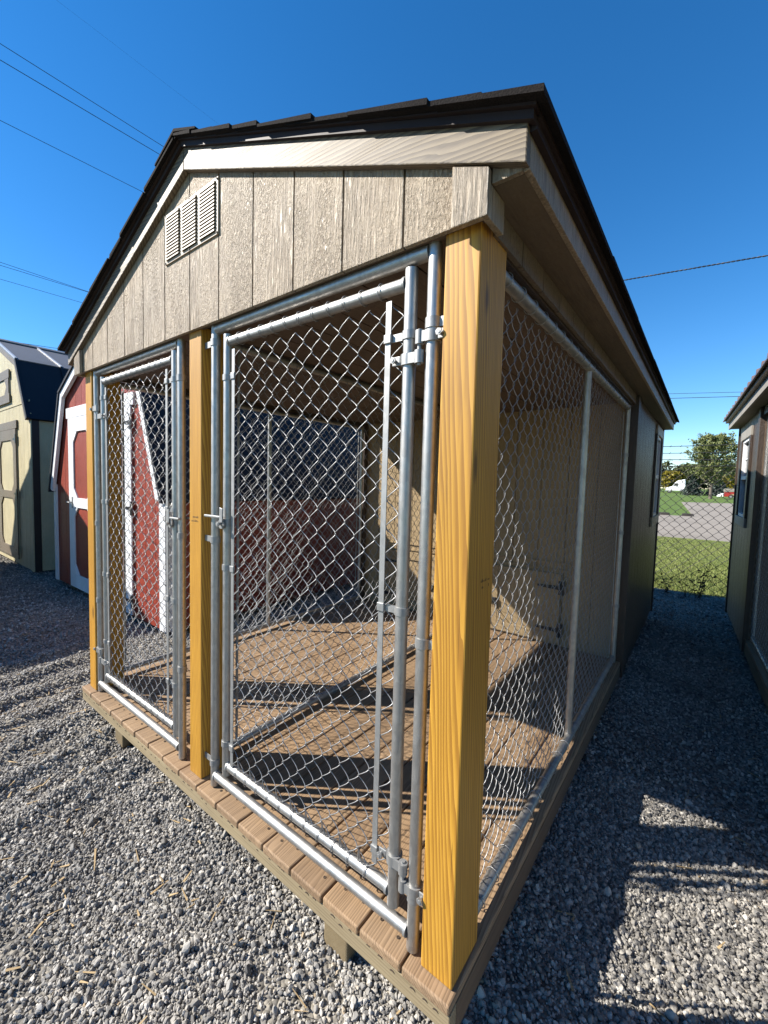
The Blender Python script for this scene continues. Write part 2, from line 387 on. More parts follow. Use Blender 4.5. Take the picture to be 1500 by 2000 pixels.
b = B(); b.prism([(-.02, 29.1), (60, 29.3), (60, 64), (2.5, 61), (-1.6, 59)], 2, -.32, -.266); b.build('parking_apron', 'road', kind='structure')
SKY_NOTE = None

# ================================================================ THE NEAR KENNEL
PX = 2.44/17; SL = .418; XE = .094; ZE = 1.996; XP = -1.22
def F(x): return ZE+SL*(XE-x) if x >= XP else ZE+SL*(x+2.44+XE)
def mir(x): return -2.44-x
KY = 5.0; YW = 2.72
kn = thing('dog_kennel', 'large taupe dog kennel with two chain link gates and honey stained corner posts', 'dog kennel', (-1.22, 2.4, -.22))
# floor
for k in range(17):
    x1 = -k*PX-.003; x0 = -(k+1)*PX+.003
    o = B().box(x0, x1, 0+random.uniform(-.002, .002), YW+.02, -.028, random.uniform(-.0012, .0008)).build('deck_board', 'deck', kn, bevel=.005)
B().box(-2.438, -.002, .004, .042, -.082, -.0285).build('rim_joist', 'rim', kn, bevel=.003)
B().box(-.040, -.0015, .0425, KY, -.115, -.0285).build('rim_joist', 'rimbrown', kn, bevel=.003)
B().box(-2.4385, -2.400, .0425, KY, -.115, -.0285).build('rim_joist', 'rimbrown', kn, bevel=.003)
for xa, xb in ((-.47, -.37), (-2.10, -2.0)):
    B().box(xa, xb, .055, KY-.1, -.235, -.0825).build('skid', 'skid', kn, bevel=.006)
for xa in (-.8, -1.2, -1.6):
    B().box(xa-.019, xa+.019, .0425, KY-.05, -.115, -.0285).build('floor_joist', 'skid', kn)
# dents where the boards were nailed at their ends, and screws in the boards
b = B()
for k in range(17):
    for j in range(3):
        cx = -(k+.22+.26*j)*PX+random.uniform(-.01, .01); cz = -.036+random.uniform(-.012, .004)
        n = 8; s = random.uniform(.7, 1.25)
        arc = [(cx+.0075*s*math.cos(a), cz+.006*s*math.sin(a)) for a in np.linspace(.1, math.pi-.1, n)]+[(cx-.003*s, cz+.0025*s), (cx+.003*s, cz+.0025*s)]
        b.prism(arc, 1, .0025, .0060)
b.build('nail_dent', 'nailm', kn, kind='stuff')
b = B()
for k in range(17):
    for j in (.28, .72):
        b.ring((-(k+j)*PX+random.uniform(-.006, .006), .062+random.uniform(-.012, .012), .0005), .0022, .005, .0014, 8)
b.build('deck_screw', 'nailm', kn, kind='stuff')
# posts
POSTS = [(-.103, -.013), (-1.256, -1.166), (-2.397, -2.307)]
for xa, xb in POSTS:
    B().box(xa, xb, .0335, .19, .001, 1.872).build('post', 'post', kn, bevel=.004)
B().box(-2.425, -2.375, 2.655, 2.705, .001, 1.872).build('post', 'brown_trim', kn, bevel=.004)
# smudged mill stamps on two posts
for (cx, cy, cz, ax) in ((-1.215, .0335, 1.10, 1), (-.013, .135, 1.02, 0)):
    b = B()
    for row in range(2):
        for k in range(9):
            if random.random() < .25: continue
            u = -.024+k*.006+random.uniform(-.001, .001); z = cz+.009-row*.016; h = random.uniform(.004, .009)
            if ax == 1: b.box(cx+u, cx+u+random.uniform(.0012, .003), cy-.0006, cy-.0001, z, z+h)
            else: b.box(cx+.0001, cx+.0006, cy+u, cy+u+random.uniform(.0012, .003), z, z+h)
    b.build('mill_stamp', 'nailm', kn, kind='stuff')
# gable
gable = part('gable_wall', kn)
XK = [-.0105-.2012*k for k in range(13)]
for k in range(12):
    xb, xa = XK[k]-.003, XK[k+1]+.003
    if k == 0: xb = -.012
    if k == 11: xa = -2.428
    top = lambda x: F(x)-.055
    pts = [(xa, 1.860), (xb, 1.860), (xb, top(xb))]+([(XP, top(XP))] if xa < XP < xb else [])+[(xa, top(xa))]
    B().prism(pts, 1, .014, .029).build('siding_board', 'siding', gable, bevel=.0015)
B().prism([(-2.43, 1.862), (-.01, 1.862), (-.01, F(-.01)-.05), (XP, F(XP)-.05), (-2.43, F(-2.43)-.05)], 1, .0295, .045).build('sheathing', 'ceiling', gable)
for s in (0, 1):
    m = (lambda x: x) if s == 0 else mir
    xr = XE if s == 0 else XE
    pts = [(m(XE), ZE-.0775), (m(XE), ZE), (XP+(.001 if s == 0 else -.001), F(XP)), (XP+(.001 if s == 0 else -.001), F(XP)-.0840)]
    o = B().prism(pts, 1, -.010, .0135).build('fascia_board', 'rake', gable, bevel=.003)
    # corner trim, front and return
    a0, a1 = sorted((m(-.072), m(.014)))
    tz = lambda x: F(x)-.0790-.003
    B().prism([(a0, 1.849), (a1, 1.849), (a1, tz(a1)), (a0, tz(a0))], 1, -.005, .0125).build('corner_trim', 'trim', gable, bevel=.0025)
    b0, b1 = sorted((m(-.0015), m(.014)))
    B().box(b0, b1, .0130, .092, 1.849, 1.9205).build('corner_trim', 'trim', gable, bevel=.002)
    c0, c1 = sorted((m(.0145), m(.0795)))
    B().prism([(c0, 1.9212), (c1, 1.9212), (c1, F(c1)-.06), (c0, F(c0)-.06)], 1, .0140, .026).build('soffit_end', 'trim', gable)
# metal drip edge along the rake: two stepped strips
roof = part('roof', kn)
for s in (0, 1):
    m = (lambda x: x) if s == 0 else mir
    e = .001 if s == 0 else -.001
    for (y0, y1, za, zb, xe) in ((-.022, .0, -.004, .014, .108), (-.032, -.002, .0145, .024, .115)):
        B().prism([(m(xe), F(XE)-(xe-XE)*SL+za), (m(xe), F(XE)-(xe-XE)*SL+zb), (XP+e, F(XP)+zb), (XP+e, F(XP)+za)], 1, y0, y1).build('drip_edge', 'drip', roof)
    # eave: fascia, drip, soffit
    a0, a1 = sorted((m(.080), m(XE)))
    B().box(a0, a1, .0140, KY+.06, 1.9185, 1.990).build('eave_fascia', 'trim', roof, bevel=.002)
    a0, a1 = sorted((m(XE+.001), m(.108)))
    B().box(a0, a1, .0005, KY+.07, 1.980, 1.998).build('drip_edge', 'drip', roof)
    a0, a1 = sorted((m(XE+.001), m(.116)))
    B().box(a0, a1, -.001, KY+.07, 1.9985, 2.012).build('drip_edge', 'drip', roof)
    a0, a1 = sorted((m(-.03), m(.0795)))
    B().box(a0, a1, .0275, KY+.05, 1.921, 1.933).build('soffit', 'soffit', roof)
    # roof deck
    B().prism([(m(.090), F(.090)-.002), (m(.090), F(.090)+.012), (XP+e, F(XP)+.012), (XP+e, F(XP)-.03)], 1, .016, KY+.06).build('roof_deck', 'ceiling', roof)
    # shingle courses
    L = (.136-XP); nc = 11; ex = L/nc
    for c in range(nc):
        xa = .136-c*ex; xb = max(XP, xa-ex*1.9)
        ys = -.045; q = 0
        while ys < KY+.09:
            wd = random.uniform(.55, .95); ye = min(ys+wd, KY+.1); jz = random.uniform(0, .003); th = .010
            jx = random.uniform(-.008, .008) if c else random.uniform(-.003, .003)
            y0 = ys+(random.uniform(-.010, .004) if q == 0 else 0.001)
            za, zb = F(xa)+.029+jz, F(xb)+.025
            B().hexa([(m(xa+jx), y0, za-th+.002), (m(xb), y0, zb-.008), (m(xb), ye, zb-.008), (m(xa+jx), ye, za-th+.002),
                      (m(xa+jx), y0, za+.006), (m(xb), y0, zb+.0005), (m(xb), ye, zb+.0005), (m(xa+jx), ye, za+.006)]).build('shingle', 'shingle', roof)
            ys = ye; q += 1
for k in range(18):
    y0 = -.05+k*.29
    B().prism([(XP-.15, F(XP-.15)+.036), (XP, F(XP)+.033), (XP+.15, F(XP+.15)+.036), (XP+.15, F(XP+.15)+.043), (XP, F(XP)+.044), (XP-.15, F(XP-.15)+.043)], 1, y0, y0+.285).build('ridge_cap', 'shingle', roof)
# gable vent with three banks of louvres
vent = B()
VX0, VX1, VZ0, VZ1 = -1.402, -1.012, 2.163, 2.362
cols = [(-1.388, -1.280), (-1.261, -1.153), (-1.134, -1.026)]
xs = [VX0]+[v for c in cols for v in c]+[VX1]
for i in range(0, len(xs), 2): vent.box(xs[i], xs[i+1], .0075, .0135, VZ0, VZ1)
for c in cols:
    vent.box(c[0], c[1], .0075, .0135, VZ0, VZ0+.012); vent.box(c[0], c[1], .0075, .0135, VZ1-.012, VZ1)
vt = part('vent', kn)
vf = vent.build('vent_frame', 'vent', vt); vf['kind'] = 'stuff'
B().box(VX0+.003, VX1-.003, .0137, .0139, VZ0+.003, VZ1-.003).build('vent_back', 'dark', vt)
sm = B().prism([(-.0082, -.0046), (-.0064, -.0046), (.0045, .0066), (.0045, .0078), (-.0040, .0058), (-.0078, .0012)], 0, -.053, .053).mesh('slat', M['vent'])
for c in cols:
    for j in range(14):
        piece(sm, 'slat', vt, ((c[0]+c[1])/2, .0085, VZ0+.0165+j*.0128))
scr = B().tube([(0, -.003, 0), (0, .001, 0)], .004, 8).mesh('screw', M['nailm'])
for x in (VX0+.006, -1.207, VX1-.006):
    for z in (VZ0+.006, VZ1-.006): piece(scr, 'screw', vt, (x, .0075, z))
# headers over the side openings (boards with grooves) and ceiling boards
for s in (0, 1):
    m = (lambda x: x) if s == 0 else mir
    for k in range(14):
        y0, y1 = .096+k*.188, .096+(k+1)*.188-.006
        a0, a1 = sorted((m(-.020), m(-.005)))
        B().box(a0, a1, y0, min(y1, YW-.02), 1.858, 1.9205).build('header_board', 'siding_shaded', kn)
    a0, a1 = sorted((m(-.060), m(-.0215)))
    B().box(a0, a1, .192, YW-.02, 1.850, 1.9205).build('header_beam', 'brown_trim', kn)
for k in range(12):
    x1 = -.06-k*.1935; x0 = x1-.1875
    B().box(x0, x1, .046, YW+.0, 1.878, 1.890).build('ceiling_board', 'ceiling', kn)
B().box(-2.42, -.02, .046, YW, 1.8905, 1.90).build('ceiling_panel', 'dark', kn)
# wall of the dog box behind the runs
for k in range(12):
    x1 = -.022-k*.2; x0 = x1-.195
    if k == 11: x0 = -2.418
    B().box(x0, x1, YW, YW+.012, .002, 1.8775).build('wall_board', 'backwall', kn)
B().box(-2.42, -.02, YW+.0125, YW+.04, -.0275, 1.9).build('wall_sheathing', 'ceiling', kn)
def dog_door(x0, x1, hinge_right):
    d = part('dog_door', kn); z0, z1 = .02, .58; y = YW
    B().box(x0, x1, y-.010, y-.0005, z0, z1).build('door_panel', 'backwall', d, bevel=.002)
    fw_ = .075
    for (a, b_, c, e) in ((x0, x0+fw_, z0, z1), (x1-fw_, x1, z0, z1)):
        B().box(a, b_, y-.022, y-.0105, c, e).build('door_stile', 'backwall', d, bevel=.002)
    for (c, e) in ((z0, z0+fw_), (z1-fw_, z1)):
        B().box(x0+fw_+.001, x1-fw_-.001, y-.022, y-.0105, c, e).build('door_rail', 'backwall', d, bevel=.002)
    g = .11
    for sx in (0, 1):
        for sz in (0, 1):
            xa = x0+fw_+.002 if sx == 0 else x1-fw_-.002; dx = g if sx == 0 else -g
            za = z0+fw_+.002 if sz == 0 else z1-fw_-.002; dz = g if sz == 0 else -g
            B().prism([(xa, za), (xa+dx, za), (xa, za+dz)], 1, y-.0215, y-.0105).build('gusset', 'backwall', d)
    hx = x1 if hinge_right else x0; sg = -1 if hinge_right else 1
    for z in (.13, .47):
        b = B().prism([(hx-sg*.03, z-.055), (hx+sg*.012, z-.055), (hx+sg*.012, z-.016), (hx+sg*.17, z-.008), (hx+sg*.17, z+.008), (hx+sg*.012, z+.016), (hx+sg*.012, z+.055), (hx-sg*.03, z+.055)], 1, y-.030, y-.0225)
        b.build('strap_hinge', 'black', d)
        b = B(); b.tube([(hx, y-.033, z-.045), (hx, y-.033, z+.045)], .007, 8).build('hinge_pin', 'black', d, True)
    lx = (x0+.04) if hinge_right else (x1-.04)
    B().box(lx-.05, lx+.03, y-.04, y-.0225, .25, .30).build('latch', 'black', d, bevel=.004)
    for (a, b_) in ((.60, .614), (.655, .669)):
        B().box(x0-.06, x1+.06, y-.012, y-.0005, a, b_).build('door_header', 'backwall', d)
dog_door(-2.13, -1.53, False); dog_door(-1.0, -.43, True)
# house part behind the wall
def siding_wall(parent, name, mat, x0, x1, ya, yb, z0, z1, pitch=.2, openings=()):
    """vertical boards on a wall that runs along y; openings (ya,yb,za,zb) cut the boards"""
    n = max(1, round((yb-ya)/pitch)); p = (yb-ya)/n
    for k in range(n):
        a, c = ya+k*p+.003, ya+(k+1)*p-.003; spans = [(a, c, z0, z1)]
        for oa, ob, za, zb in openings:
            new = []
            for (s0, s1, t0, t1) in spans:
                if s1 <= oa or s0 >= ob: new.append((s0, s1, t0, t1)); continue
                if s0 < oa: new.append((s0, oa, t0, t1))
                if s1 > ob: new.append((ob, s1, t0, t1))
                m0, m1 = max(s0, oa), min(s1, ob); new += [(m0, m1, t0, za), (m0, m1, zb, t1)]
            spans = new
        bb = B()
        for (s0, s1, t0, t1) in spans:
            if s1-s0 > .004 and t1-t0 > .004:
                B().box(x0, x1, s0, s1, t0, t1).build(name, mat, parent)
def window(parent, x_out, sgn, ya, yb, za, zb, frame_mat, trim_mat, sash_mat='white', trims=True):
    """double hung window in a wall that runs along y; sgn +1 when it faces +x"""
    w_ = part('window', parent)
    X = lambda a, b_: tuple(sorted((x_out+sgn*a, x_out+sgn*b_)))
    a0, a1 = X(-.030, -.026); B().box(a0, a1, ya, yb, za, zb).build('pane', 'glass', w_)
    fr = .028; zm = (za+zb)/2
    for (p0, p1, q0, q1) in ((ya, ya+fr, za, zb), (yb-fr, yb, za, zb), (ya+fr+.001, yb-fr-.001, za, za+fr), (ya+fr+.001, yb-fr-.001, zb-fr, zb), (ya+fr+.001, yb-fr-.001, zm-.018, zm+.018)):
        a0, a1 = X(-.0255, .004); B().box(a0, a1, p0, p1, q0, q1).build('sash', frame_mat, w_)
    a0, a1 = X(-.0255, -.016)
    ym = (ya+yb)/2
    for (q0, q1) in ((za+fr+.001, zm-.019), (zm+.019, zb-fr-.001)):
        B().box(a0, a1, ym-.006, ym+.006, q0, q1).build('muntin', frame_mat, w_)
    zq = (zm+zb)/2; B().box(a0, a1, ya+fr+.001, ym-.007, zq-.006, zq+.006).build('muntin', frame_mat, w_); B().box(a0, a1, ym+.007, yb-fr-.001, zq-.006, zq+.006).build('muntin', frame_mat, w_)
    t = .09; a0, a1 = X(.0005, .019)
    B().box(a0, a1, ya-t, yb+t, zb+.001, zb+t).build('window_trim', trim_mat, w_, bevel=.002)
    B().box(a0, a1, ya-t, yb+t, za-t, za-.001).build('window_trim', trim_mat, w_, bevel=.002)
    B().box(a0, a1, ya-t, ya-.001, za, zb).build('window_trim', 'brown_trim', w_, bevel=.002)
    B().box(a0, a1, yb+.001, yb+t, za, zb).build('window_trim', 'brown_trim', w_, bevel=.002)
WIN = (4.28, 4.82, .98, 1.80)
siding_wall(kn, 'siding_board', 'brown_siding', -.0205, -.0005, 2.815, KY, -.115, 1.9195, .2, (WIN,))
B().box(-.05, -.034, 2.80, KY-.0, -.0275, 1.9195).build('wall_sheathing', 'dark', kn)
window(kn, -.0005, 1, *WIN, 'white', 'trim')
for (a, c) in ((2.700, 2.812), (KY-.0, KY+.022)):
    B().box(-.0600, .014, a, c, -.115 if a < 3 else -.14, 1.9195).build('corner_trim', 'brown_trim', kn, bevel=.003)
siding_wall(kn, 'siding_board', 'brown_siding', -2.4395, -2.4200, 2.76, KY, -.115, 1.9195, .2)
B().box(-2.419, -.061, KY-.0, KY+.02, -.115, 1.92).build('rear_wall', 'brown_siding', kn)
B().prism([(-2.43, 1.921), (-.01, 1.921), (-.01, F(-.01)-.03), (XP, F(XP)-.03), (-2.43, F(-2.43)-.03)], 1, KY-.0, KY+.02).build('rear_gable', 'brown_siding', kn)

# chain link panels of the runs ---------------------------------------------------
tie_ring = B(); tie_ring.tube([(0, .0212*math.cos(a), .0212*math.sin(a)) for a in np.linspace(0, 2*math.pi, 16, endpoint=False)], .0016, 5, closed=True)
tie_me = tie_ring.mesh('tie_wire', M['wire'], smooth=True)
def ties(parent, a, b_, n, rot=0.):
    for i in range(n):
        t = (i+.5)/n; p = [a[k]+(b_[k]-a[k])*t for k in range(3)]
        piece(tie_me, 'tie_wire', parent, p, (random.uniform(-.3, .3), random.uniform(-.12, .12), rot+random.uniform(-.1, .1)))
def side_panel(x, ya, yb, z0, z1, mids, outer, mesh_side):
    pn = part('run_panel', kn); r = .0172
    for z in (z0, z1): B().tube([(x, ya, z), (x, yb, z)], r, 12).build('rail', 'galv', pn, True)
    for y in (ya, yb): B().tube([(x, y, .003), (x, y, 1.846)], r, 12).build('upright', 'galv', pn, True)
    for y in mids: B().tube([(x-outer*.006, y, z0), (x-outer*.006, y, z1)], r*.95, 12).build('upright', 'galv', pn, True)
    chain_link('chain_link', pn, (x+mesh_side*.0205, ya+.03, z0+.02), (0, 1, 0), (1, 0, 0), yb-ya-.06, z1-z0-.03)
    for z in (z0, z1): ties(pn, (x, ya, z), (x, yb, z), 22, math.pi/2)
    for y in (ya, yb):
        B().box(x+mesh_side*.0185-.002, x+mesh_side*.0185+.002, y+(.028 if y == ya else -.040), y+(.040 if y == ya else -.028), z0+.03, z1-.03).build('tension_bar', 'cast', pn)
        for z in (.42, .95, 1.5):
            bb = B().ring((x, y, z), r, r+.003, .024); s = 1 if y == ya else -1
            bb.build('tension_band', 'cast', pn)
    return pn
side_panel(-.045, .212, 2.655, .040, 1.828, (1.365,), 1, -1)
side_panel(-2.395, .212, 2.625, .040, 1.828, (1.39,), -1, -1)
side_panel(-1.235, .212, 2.66, .030, 1.856, (), 1, 1)

# gates -----------------------------------------------------------------------------
GY = .054; PR = .0172
def bolt(parent, c, d, L=.03, r=.0045):
    d = Vector(d).normalized(); c = Vector(c)
    B().tube([c-d*L*.5, c+d*L*.5], r, 8).tube([c+d*L*.28, c+d*L*.45], r*2.0, 6).build('bolt', 'cast', parent, True)
def gate(xjl, xgl, xgr, xjr, hinge_right, hz, bands, latch_z, jb):
    g = part('gate', kn); t = lambda a, b_, r=PR, n=16, nm='frame_pipe': B().tube([a, b_], r, n).build(nm, 'galv', g, True)
    zj0, zj1, z0, z1 = .052, 1.848, .128, 1.788
    # jamb frame
    t((xjl, GY, .006), (xjl, GY, 1.862), PR, 16, 'jamb_pipe'); t((xjr, GY, .006), (xjr, GY, 1.862), PR, 16, 'jamb_pipe')
    t((xjl+PR*.8, GY-.004, zj0), (xjr-PR*.8, GY-.004, zj0), PR, 16, 'jamb_pipe'); t((xjl+PR*.8, GY, zj1), (xjr-PR*.8, GY, zj1), PR*1.1, 16, 'jamb_pipe')
    # leaf
    gl = (.088, 1.815) ; gr = (.088, 1.822)
    t((xgl, GY, gl[0]), (xgl, GY, gl[1])); t((xgr, GY, gr[0]), (xgr, GY, gr[1]))
    t((xgl+PR*.8, GY, z0), (xgr-PR*.8, GY, z0)); t((xgl+PR*.8, GY, z1), (xgr-PR*.8, GY, z1))
    # welds
    for (x, z, s) in ((xgl+PR, z0, 1), (xgr-PR, z0, -1), (xgl+PR, z1, 1), (xgr-PR, z1, -1), (xjr-PR, zj0, -1), (xjl+PR, zj0, 1)):
        B().ring((x, GY-(.004 if z == zj0 else 0), z), PR*.9, PR+.0028, .007, 14, axis=0).build('weld', 'cast', g, True)
    # fabric, tension bars, bands
    xm0, xm1 = xgl+PR+.030, xgr-PR-.045
    chain_link('chain_link', g, (xm0-.006, GY-.004, z0+.016), (1, 0, 0), (0, -1, 0), xm1-xm0+.050, z1-z0-.028, r=.00155)
    ties(g, (xm0, GY, z0), (xm1, GY, z0), 11); ties(g, (xm0, GY, z1), (xm1, GY, z1), 11)
    # spikes of cut wire standing over the lower rail
    b = B()
    for i in range(9):
        x = xm0+.04+i*.0745; b.tube([(x, GY-.008, z0+.018), (x+.004, GY-.012, z0+.045), (x+.002, GY-.010, z0+.062)], .0018, 5)
        b.tube([(x+.016, GY-.008, z0+.018), (x+.008, GY-.012, z0+.045), (x+.003, GY-.014, z0+.066)], .0018, 5)
    b.build('wire_end', 'wire', g, True, kind='stuff')
    for (xb, sgn, xu) in ((xm0, 1, xgl), (xm1, -1, xgr)):
        B().box(xb-.0085, xb+.0085, GY-.0105, GY-.0075, z0-.0+(.05 if sgn < 0 else .0), z1-.035).build('tension_bar', 'cast', g)
        for zb in bands:
            B().ring((xu, GY, zb), PR, PR+.003, .022).build('tension_band', 'cast', g, True)
            a0, a1 = sorted((xu+sgn*(PR+.001), xb+sgn*.001))
            B().box(a0, a1, GY-.0065, GY-.0025, zb-.010, zb+.010).build('band_arm', 'cast', g)
            B().box(xb-.0115, xb+.0115, GY-.0150, GY-.0065, zb-.012, zb+.012).build('band_clip', 'cast', g, bevel=.002)
    # hinges
    xj, xg = (xjr, xgr) if hinge_right else (xjl, xgl); s = 1 if hinge_right else -1
    for zi, up_ in hz:
        xm = (xj+xg)/2+s*.004; zl = zi-.028*up_; zu = zi+.020*up_
        B().ring((xg, GY, zl), PR, PR+.0055, .028).build('hinge_clamp', 'cast', g, True)
        B().ring((xj, GY, zu), PR, PR+.0055, .028).build('hinge_clamp', 'cast', g, True)
        B().tube([(xm, GY-.014, zl-.016), (xm, GY-.014, zl+.016)], .0125, 14).build('hinge_barrel', 'cast', g, True)
        B().tube([(xm, GY-.014, zu-.017), (xm, GY-.014, zu+.017)], .0115, 14).build('hinge_barrel', 'cast', g, True)
        B().tube([(xm, GY-.014, min(zl, zu)-.02), (xm, GY-.014, max(zl, zu)+.02)], .0055, 10).build('hinge_pin', 'cast', g, True)
        for (xa, xb, z) in ((xg, xm, zl), (xm, xj, zu)):
            a0, a1 = sorted((xa, xb)); a0 += .006; a1 -= .006
            B().hexa([(a0, GY-.021, z-.013), (a1, GY-.021, z-.013), (a1, GY-.015, z-.013), (a0, GY-.015, z-.013), (a0, GY-.021, z+.013), (a1, GY-.021, z+.013), (a1, GY-.015, z+.013), (a0, GY-.015, z+.013)]).build('hinge_arm', 'cast', g)
        # ears and bolts
        a0, a1 = sorted((xg-s*(PR+.003), xg-s*(PR+.028))); B().box(a0, a1, GY-.013, GY-.008, zl-.012, zl+.012).build('hinge_ear', 'cast', g, bevel=.002)
        bolt(g, (xg-s*(PR+.018), GY-.014, zl), (0, -1, 0))
        a0, a1 = sorted((xj+s*(PR+.003), xj+s*(PR+.022))); B().box(a0, a1, GY-.013, GY-.008, zu-.012, zu+.012).build('hinge_ear', 'cast', g, bevel=.002)
        bolt(g, (xj+s*(PR+.013), GY-.014, zu), (0, -1, 0))
    # jamb bands to the posts
    for (side, z) in jb:
        xj = xjr if side > 0 else xjl
        B().ring((xj, GY, z), PR, PR+.003, .026).build('jamb_band', 'cast', g, True)
        px_ = min([p for q in POSTS for p in q], key=lambda v: abs(v-(xj+side*.05)))
        a0, a1 = sorted((xj+side*(PR+.001), px_-side*.0005))
        if a1-a0 < .055: B().box(a0, a1, GY-.004, GY-.001, z-.012, z+.012).build('band_arm', 'cast', g)
    # fork latch
    xl, xj = (xgl, xjl) if hinge_right else (xgr, xjr); s = -1 if hinge_right else 1
    z = latch_z
    B().ring((xl, GY, z), PR, PR+.004, .030).build('latch_clamp', 'cast', g, True)
    B().tube([(xl-.018*s*0, GY-.024, z-.004), (xl, GY-.030, z-.004)], .019, 14).build('latch_washer', 'cast', g, True)
    B().prism([(xl+s*.004, z+.002), (xl-s*.016, z+.002), (xl-s*.018, z+.055), (xl+s*.002, z+.060)], 1, GY-.036, GY-.031).build('latch_plate', 'cast', g, bevel=.002)
    for dy in (-.030, .022):
        a0, a1 = sorted((xl-s*.012, xj+s*.030)); B().box(a0, a1, GY+dy-.004, GY+dy+.004, z+.016, z+.026).build('latch_fork', 'cast', g, bevel=.003)
    bolt(g, (xl, GY-.033, z-.004), (0, -1, 0), .03, .005)
    return g
gate(-1.095, -1.013, -.207, -.140, True, ((1.620, 1), (.200, -1)), (.22, .93, 1.655), 1.105, ((1, 1.672), (1, .86), (1, .16), (-1, .105), (-1, 1.80), (-1, 1.03)))
gate(-2.283, -2.186, -1.405, -1.355, False, ((1.63, 1), (.235, 1)), (.33, .72, 1.13, 1.70), 1.075, ((-1, .55), (-1, 1.0), (1, .42), (1, 1.70), (1, 1.02)))

# ================================================================ THE KENNEL ACROSS THE ALLEY (metal roof)
ang = math.atan2(.0417, 1)
k2 = thing('dog_kennel', 'brown dog kennel with ribbed metal roof and white framed window across the alley', 'dog kennel', (.797, 2.795, -.03), rotz=ang, local=True)
Z0 = .03
HY0, HY1 = 1.32, 2.92
for k in range(17):
    x0 = k*PX+.003; B().box(x0, x0+PX-.006, -2.78, HY0, -.028, 0).build('deck_board', 'deck', k2)
B().box(.0015, .04, -2.75, HY1, -.115, -.0285).build('rim_joist', 'skid', k2)
B().box(.0015, 2.438, -2.78, -2.751, -.115, -.0285).build('rim_joist', 'skid', k2)
for xa in (.37, 2.0): B().box(xa, xa+.1, -2.7, HY1-.1, -.235, -.1155).build('skid', 'skid', k2)
W2 = (HY1-1.02, HY1-.42, 1.03, 1.82)
siding_wall(k2, 'siding_board', 'brown_siding', .0, .0195, HY0+.115, HY1, -.115, 2.0, .2, (W2,))
window(k2, 0., -1, *W2, 'white', 'palemetal')
B().box(.034, .05, HY0, HY1, -.02, 2.0).build('wall_sheathing', 'dark', k2)
B().box(-.014, .06, HY0, HY0+.112, -.115, 2.0).build('corner_trim', 'brown_trim', k2, bevel=.003)
B().box(-.014, .06, HY1, HY1+.02, -.14, 2.0).build('corner_trim', 'brown_siding', k2, bevel=.003)
B().box(.02, 2.42, HY0, HY0+.03, .001, 2.0).build('inner_wall', 'ceiling', k2)
B().box(.061, 2.44, HY1, HY1+.018, -.115, 2.0).build('rear_wall', 'brown_siding', k2)
B().box(2.42, 2.44, HY0, HY1-.001, -.115, 2.0).build('side_wall', 'brown_siding', k2)
for y in (-2.74, -.6):
    B().box(.013, .103, y, y+.13, .001, 1.93).build('post', 'post' if y < -2 else 'brown_trim', k2, bevel=.004)
for x in (1.166, 2.307): B().box(x, x+.09, -2.74, -2.61, .001, 1.93).build('post', 'post', k2, bevel=.004)
B().box(.004, .020, -2.72, HY0-.001, 1.935, 2.0).build('header_board', 'brown_siding', k2)
pn = part('run_panel', k2)
for z in (.04, 1.905): B().tube([(.045, -2.6, z), (.045, HY0-.02, z)], .0172, 10).build('rail', 'galv', pn, True)
for y in (-2.58, -.45, HY0-.035): B().tube([(.045, y, .003), (.045, y, 1.925)], .0172, 10).build('upright', 'galv', pn, True)
chain_link('chain_link', pn, (.022, -2.57, .06), (0, 1, 0), (1, 0, 0), HY0+2.5, 1.83)
B().box(.10, 2.34, -2.72, HY0, 1.955, 1.97).build('ceiling_panel', 'ceiling', k2)
B().prism([(.0, 1.94), (2.44, 1.94), (2.44, 2.0), (1.22, 2.52), (0, 2.0)], 1, -2.755, -2.735).build('gable_wall', 'brown_siding', k2)
rf = part('roof', k2)
B().box(-.10, -.085, -2.80, HY1+.08, 2.0, 2.075).build('eave_fascia', 'palemetal', rf)
B().box(-.0845, .03, -2.80, HY1+.07, 2.003, 2.015).build('soffit', 'soffit', rf)
G = lambda x: 2.105+.40*(x+.155) if x < 1.22 else 2.105+.40*(2.595-x)
for s in (0, 1):
    xe = -.155 if s == 0 else 2.595
    B().prism([(xe, G(xe)-.012), (1.22, G(1.22)-.012), (1.22, G(1.22)), (xe, G(xe))], 1, -2.84, HY1+.12).build('roof_sheet', 'brownmetal', rf)
    for k in range(26):
        y = -2.82+k*.2275
        B().hexa([(xe, y-.022, G(xe)+.0005), (xe, y+.022, G(xe)+.0005), (1.22, y+.022, G(1.22)+.0005), (1.22, y-.022, G(1.22)+.0005),
                  (xe, y-.008, G(xe)+.026), (xe, y+.008, G(xe)+.026), (1.22, y+.008, G(1.22)+.026), (1.22, y-.008, G(1.22)+.026)]).build('roof_rib', 'brownmetal', rf)
B().prism([(-.13, 2.075), (-.085, 2.075), (-.085, 2.10), (-.13, 2.10)], 1, -2.81, HY1+.10).build('drip_edge', 'brownmetal', rf)
B().prism([(-.10, 2.0), (-.10, 2.09), (1.22, 2.62), (1.22, 2.52)], 1, HY1+.08, HY1+.10).build('rake_board', 'palemetal', rf)
B().prism([(0, 2.001), (2.44, 2.001), (1.22, 2.52)], 1, HY1, HY1+.018).build('rear_gable', 'brown_siding', k2)
B().prism([(-.08, 2.10), (2.52, 2.10), (1.22, 2.60)], 1, -2.76, HY1+.0).build('roof_core', 'dark', rf)

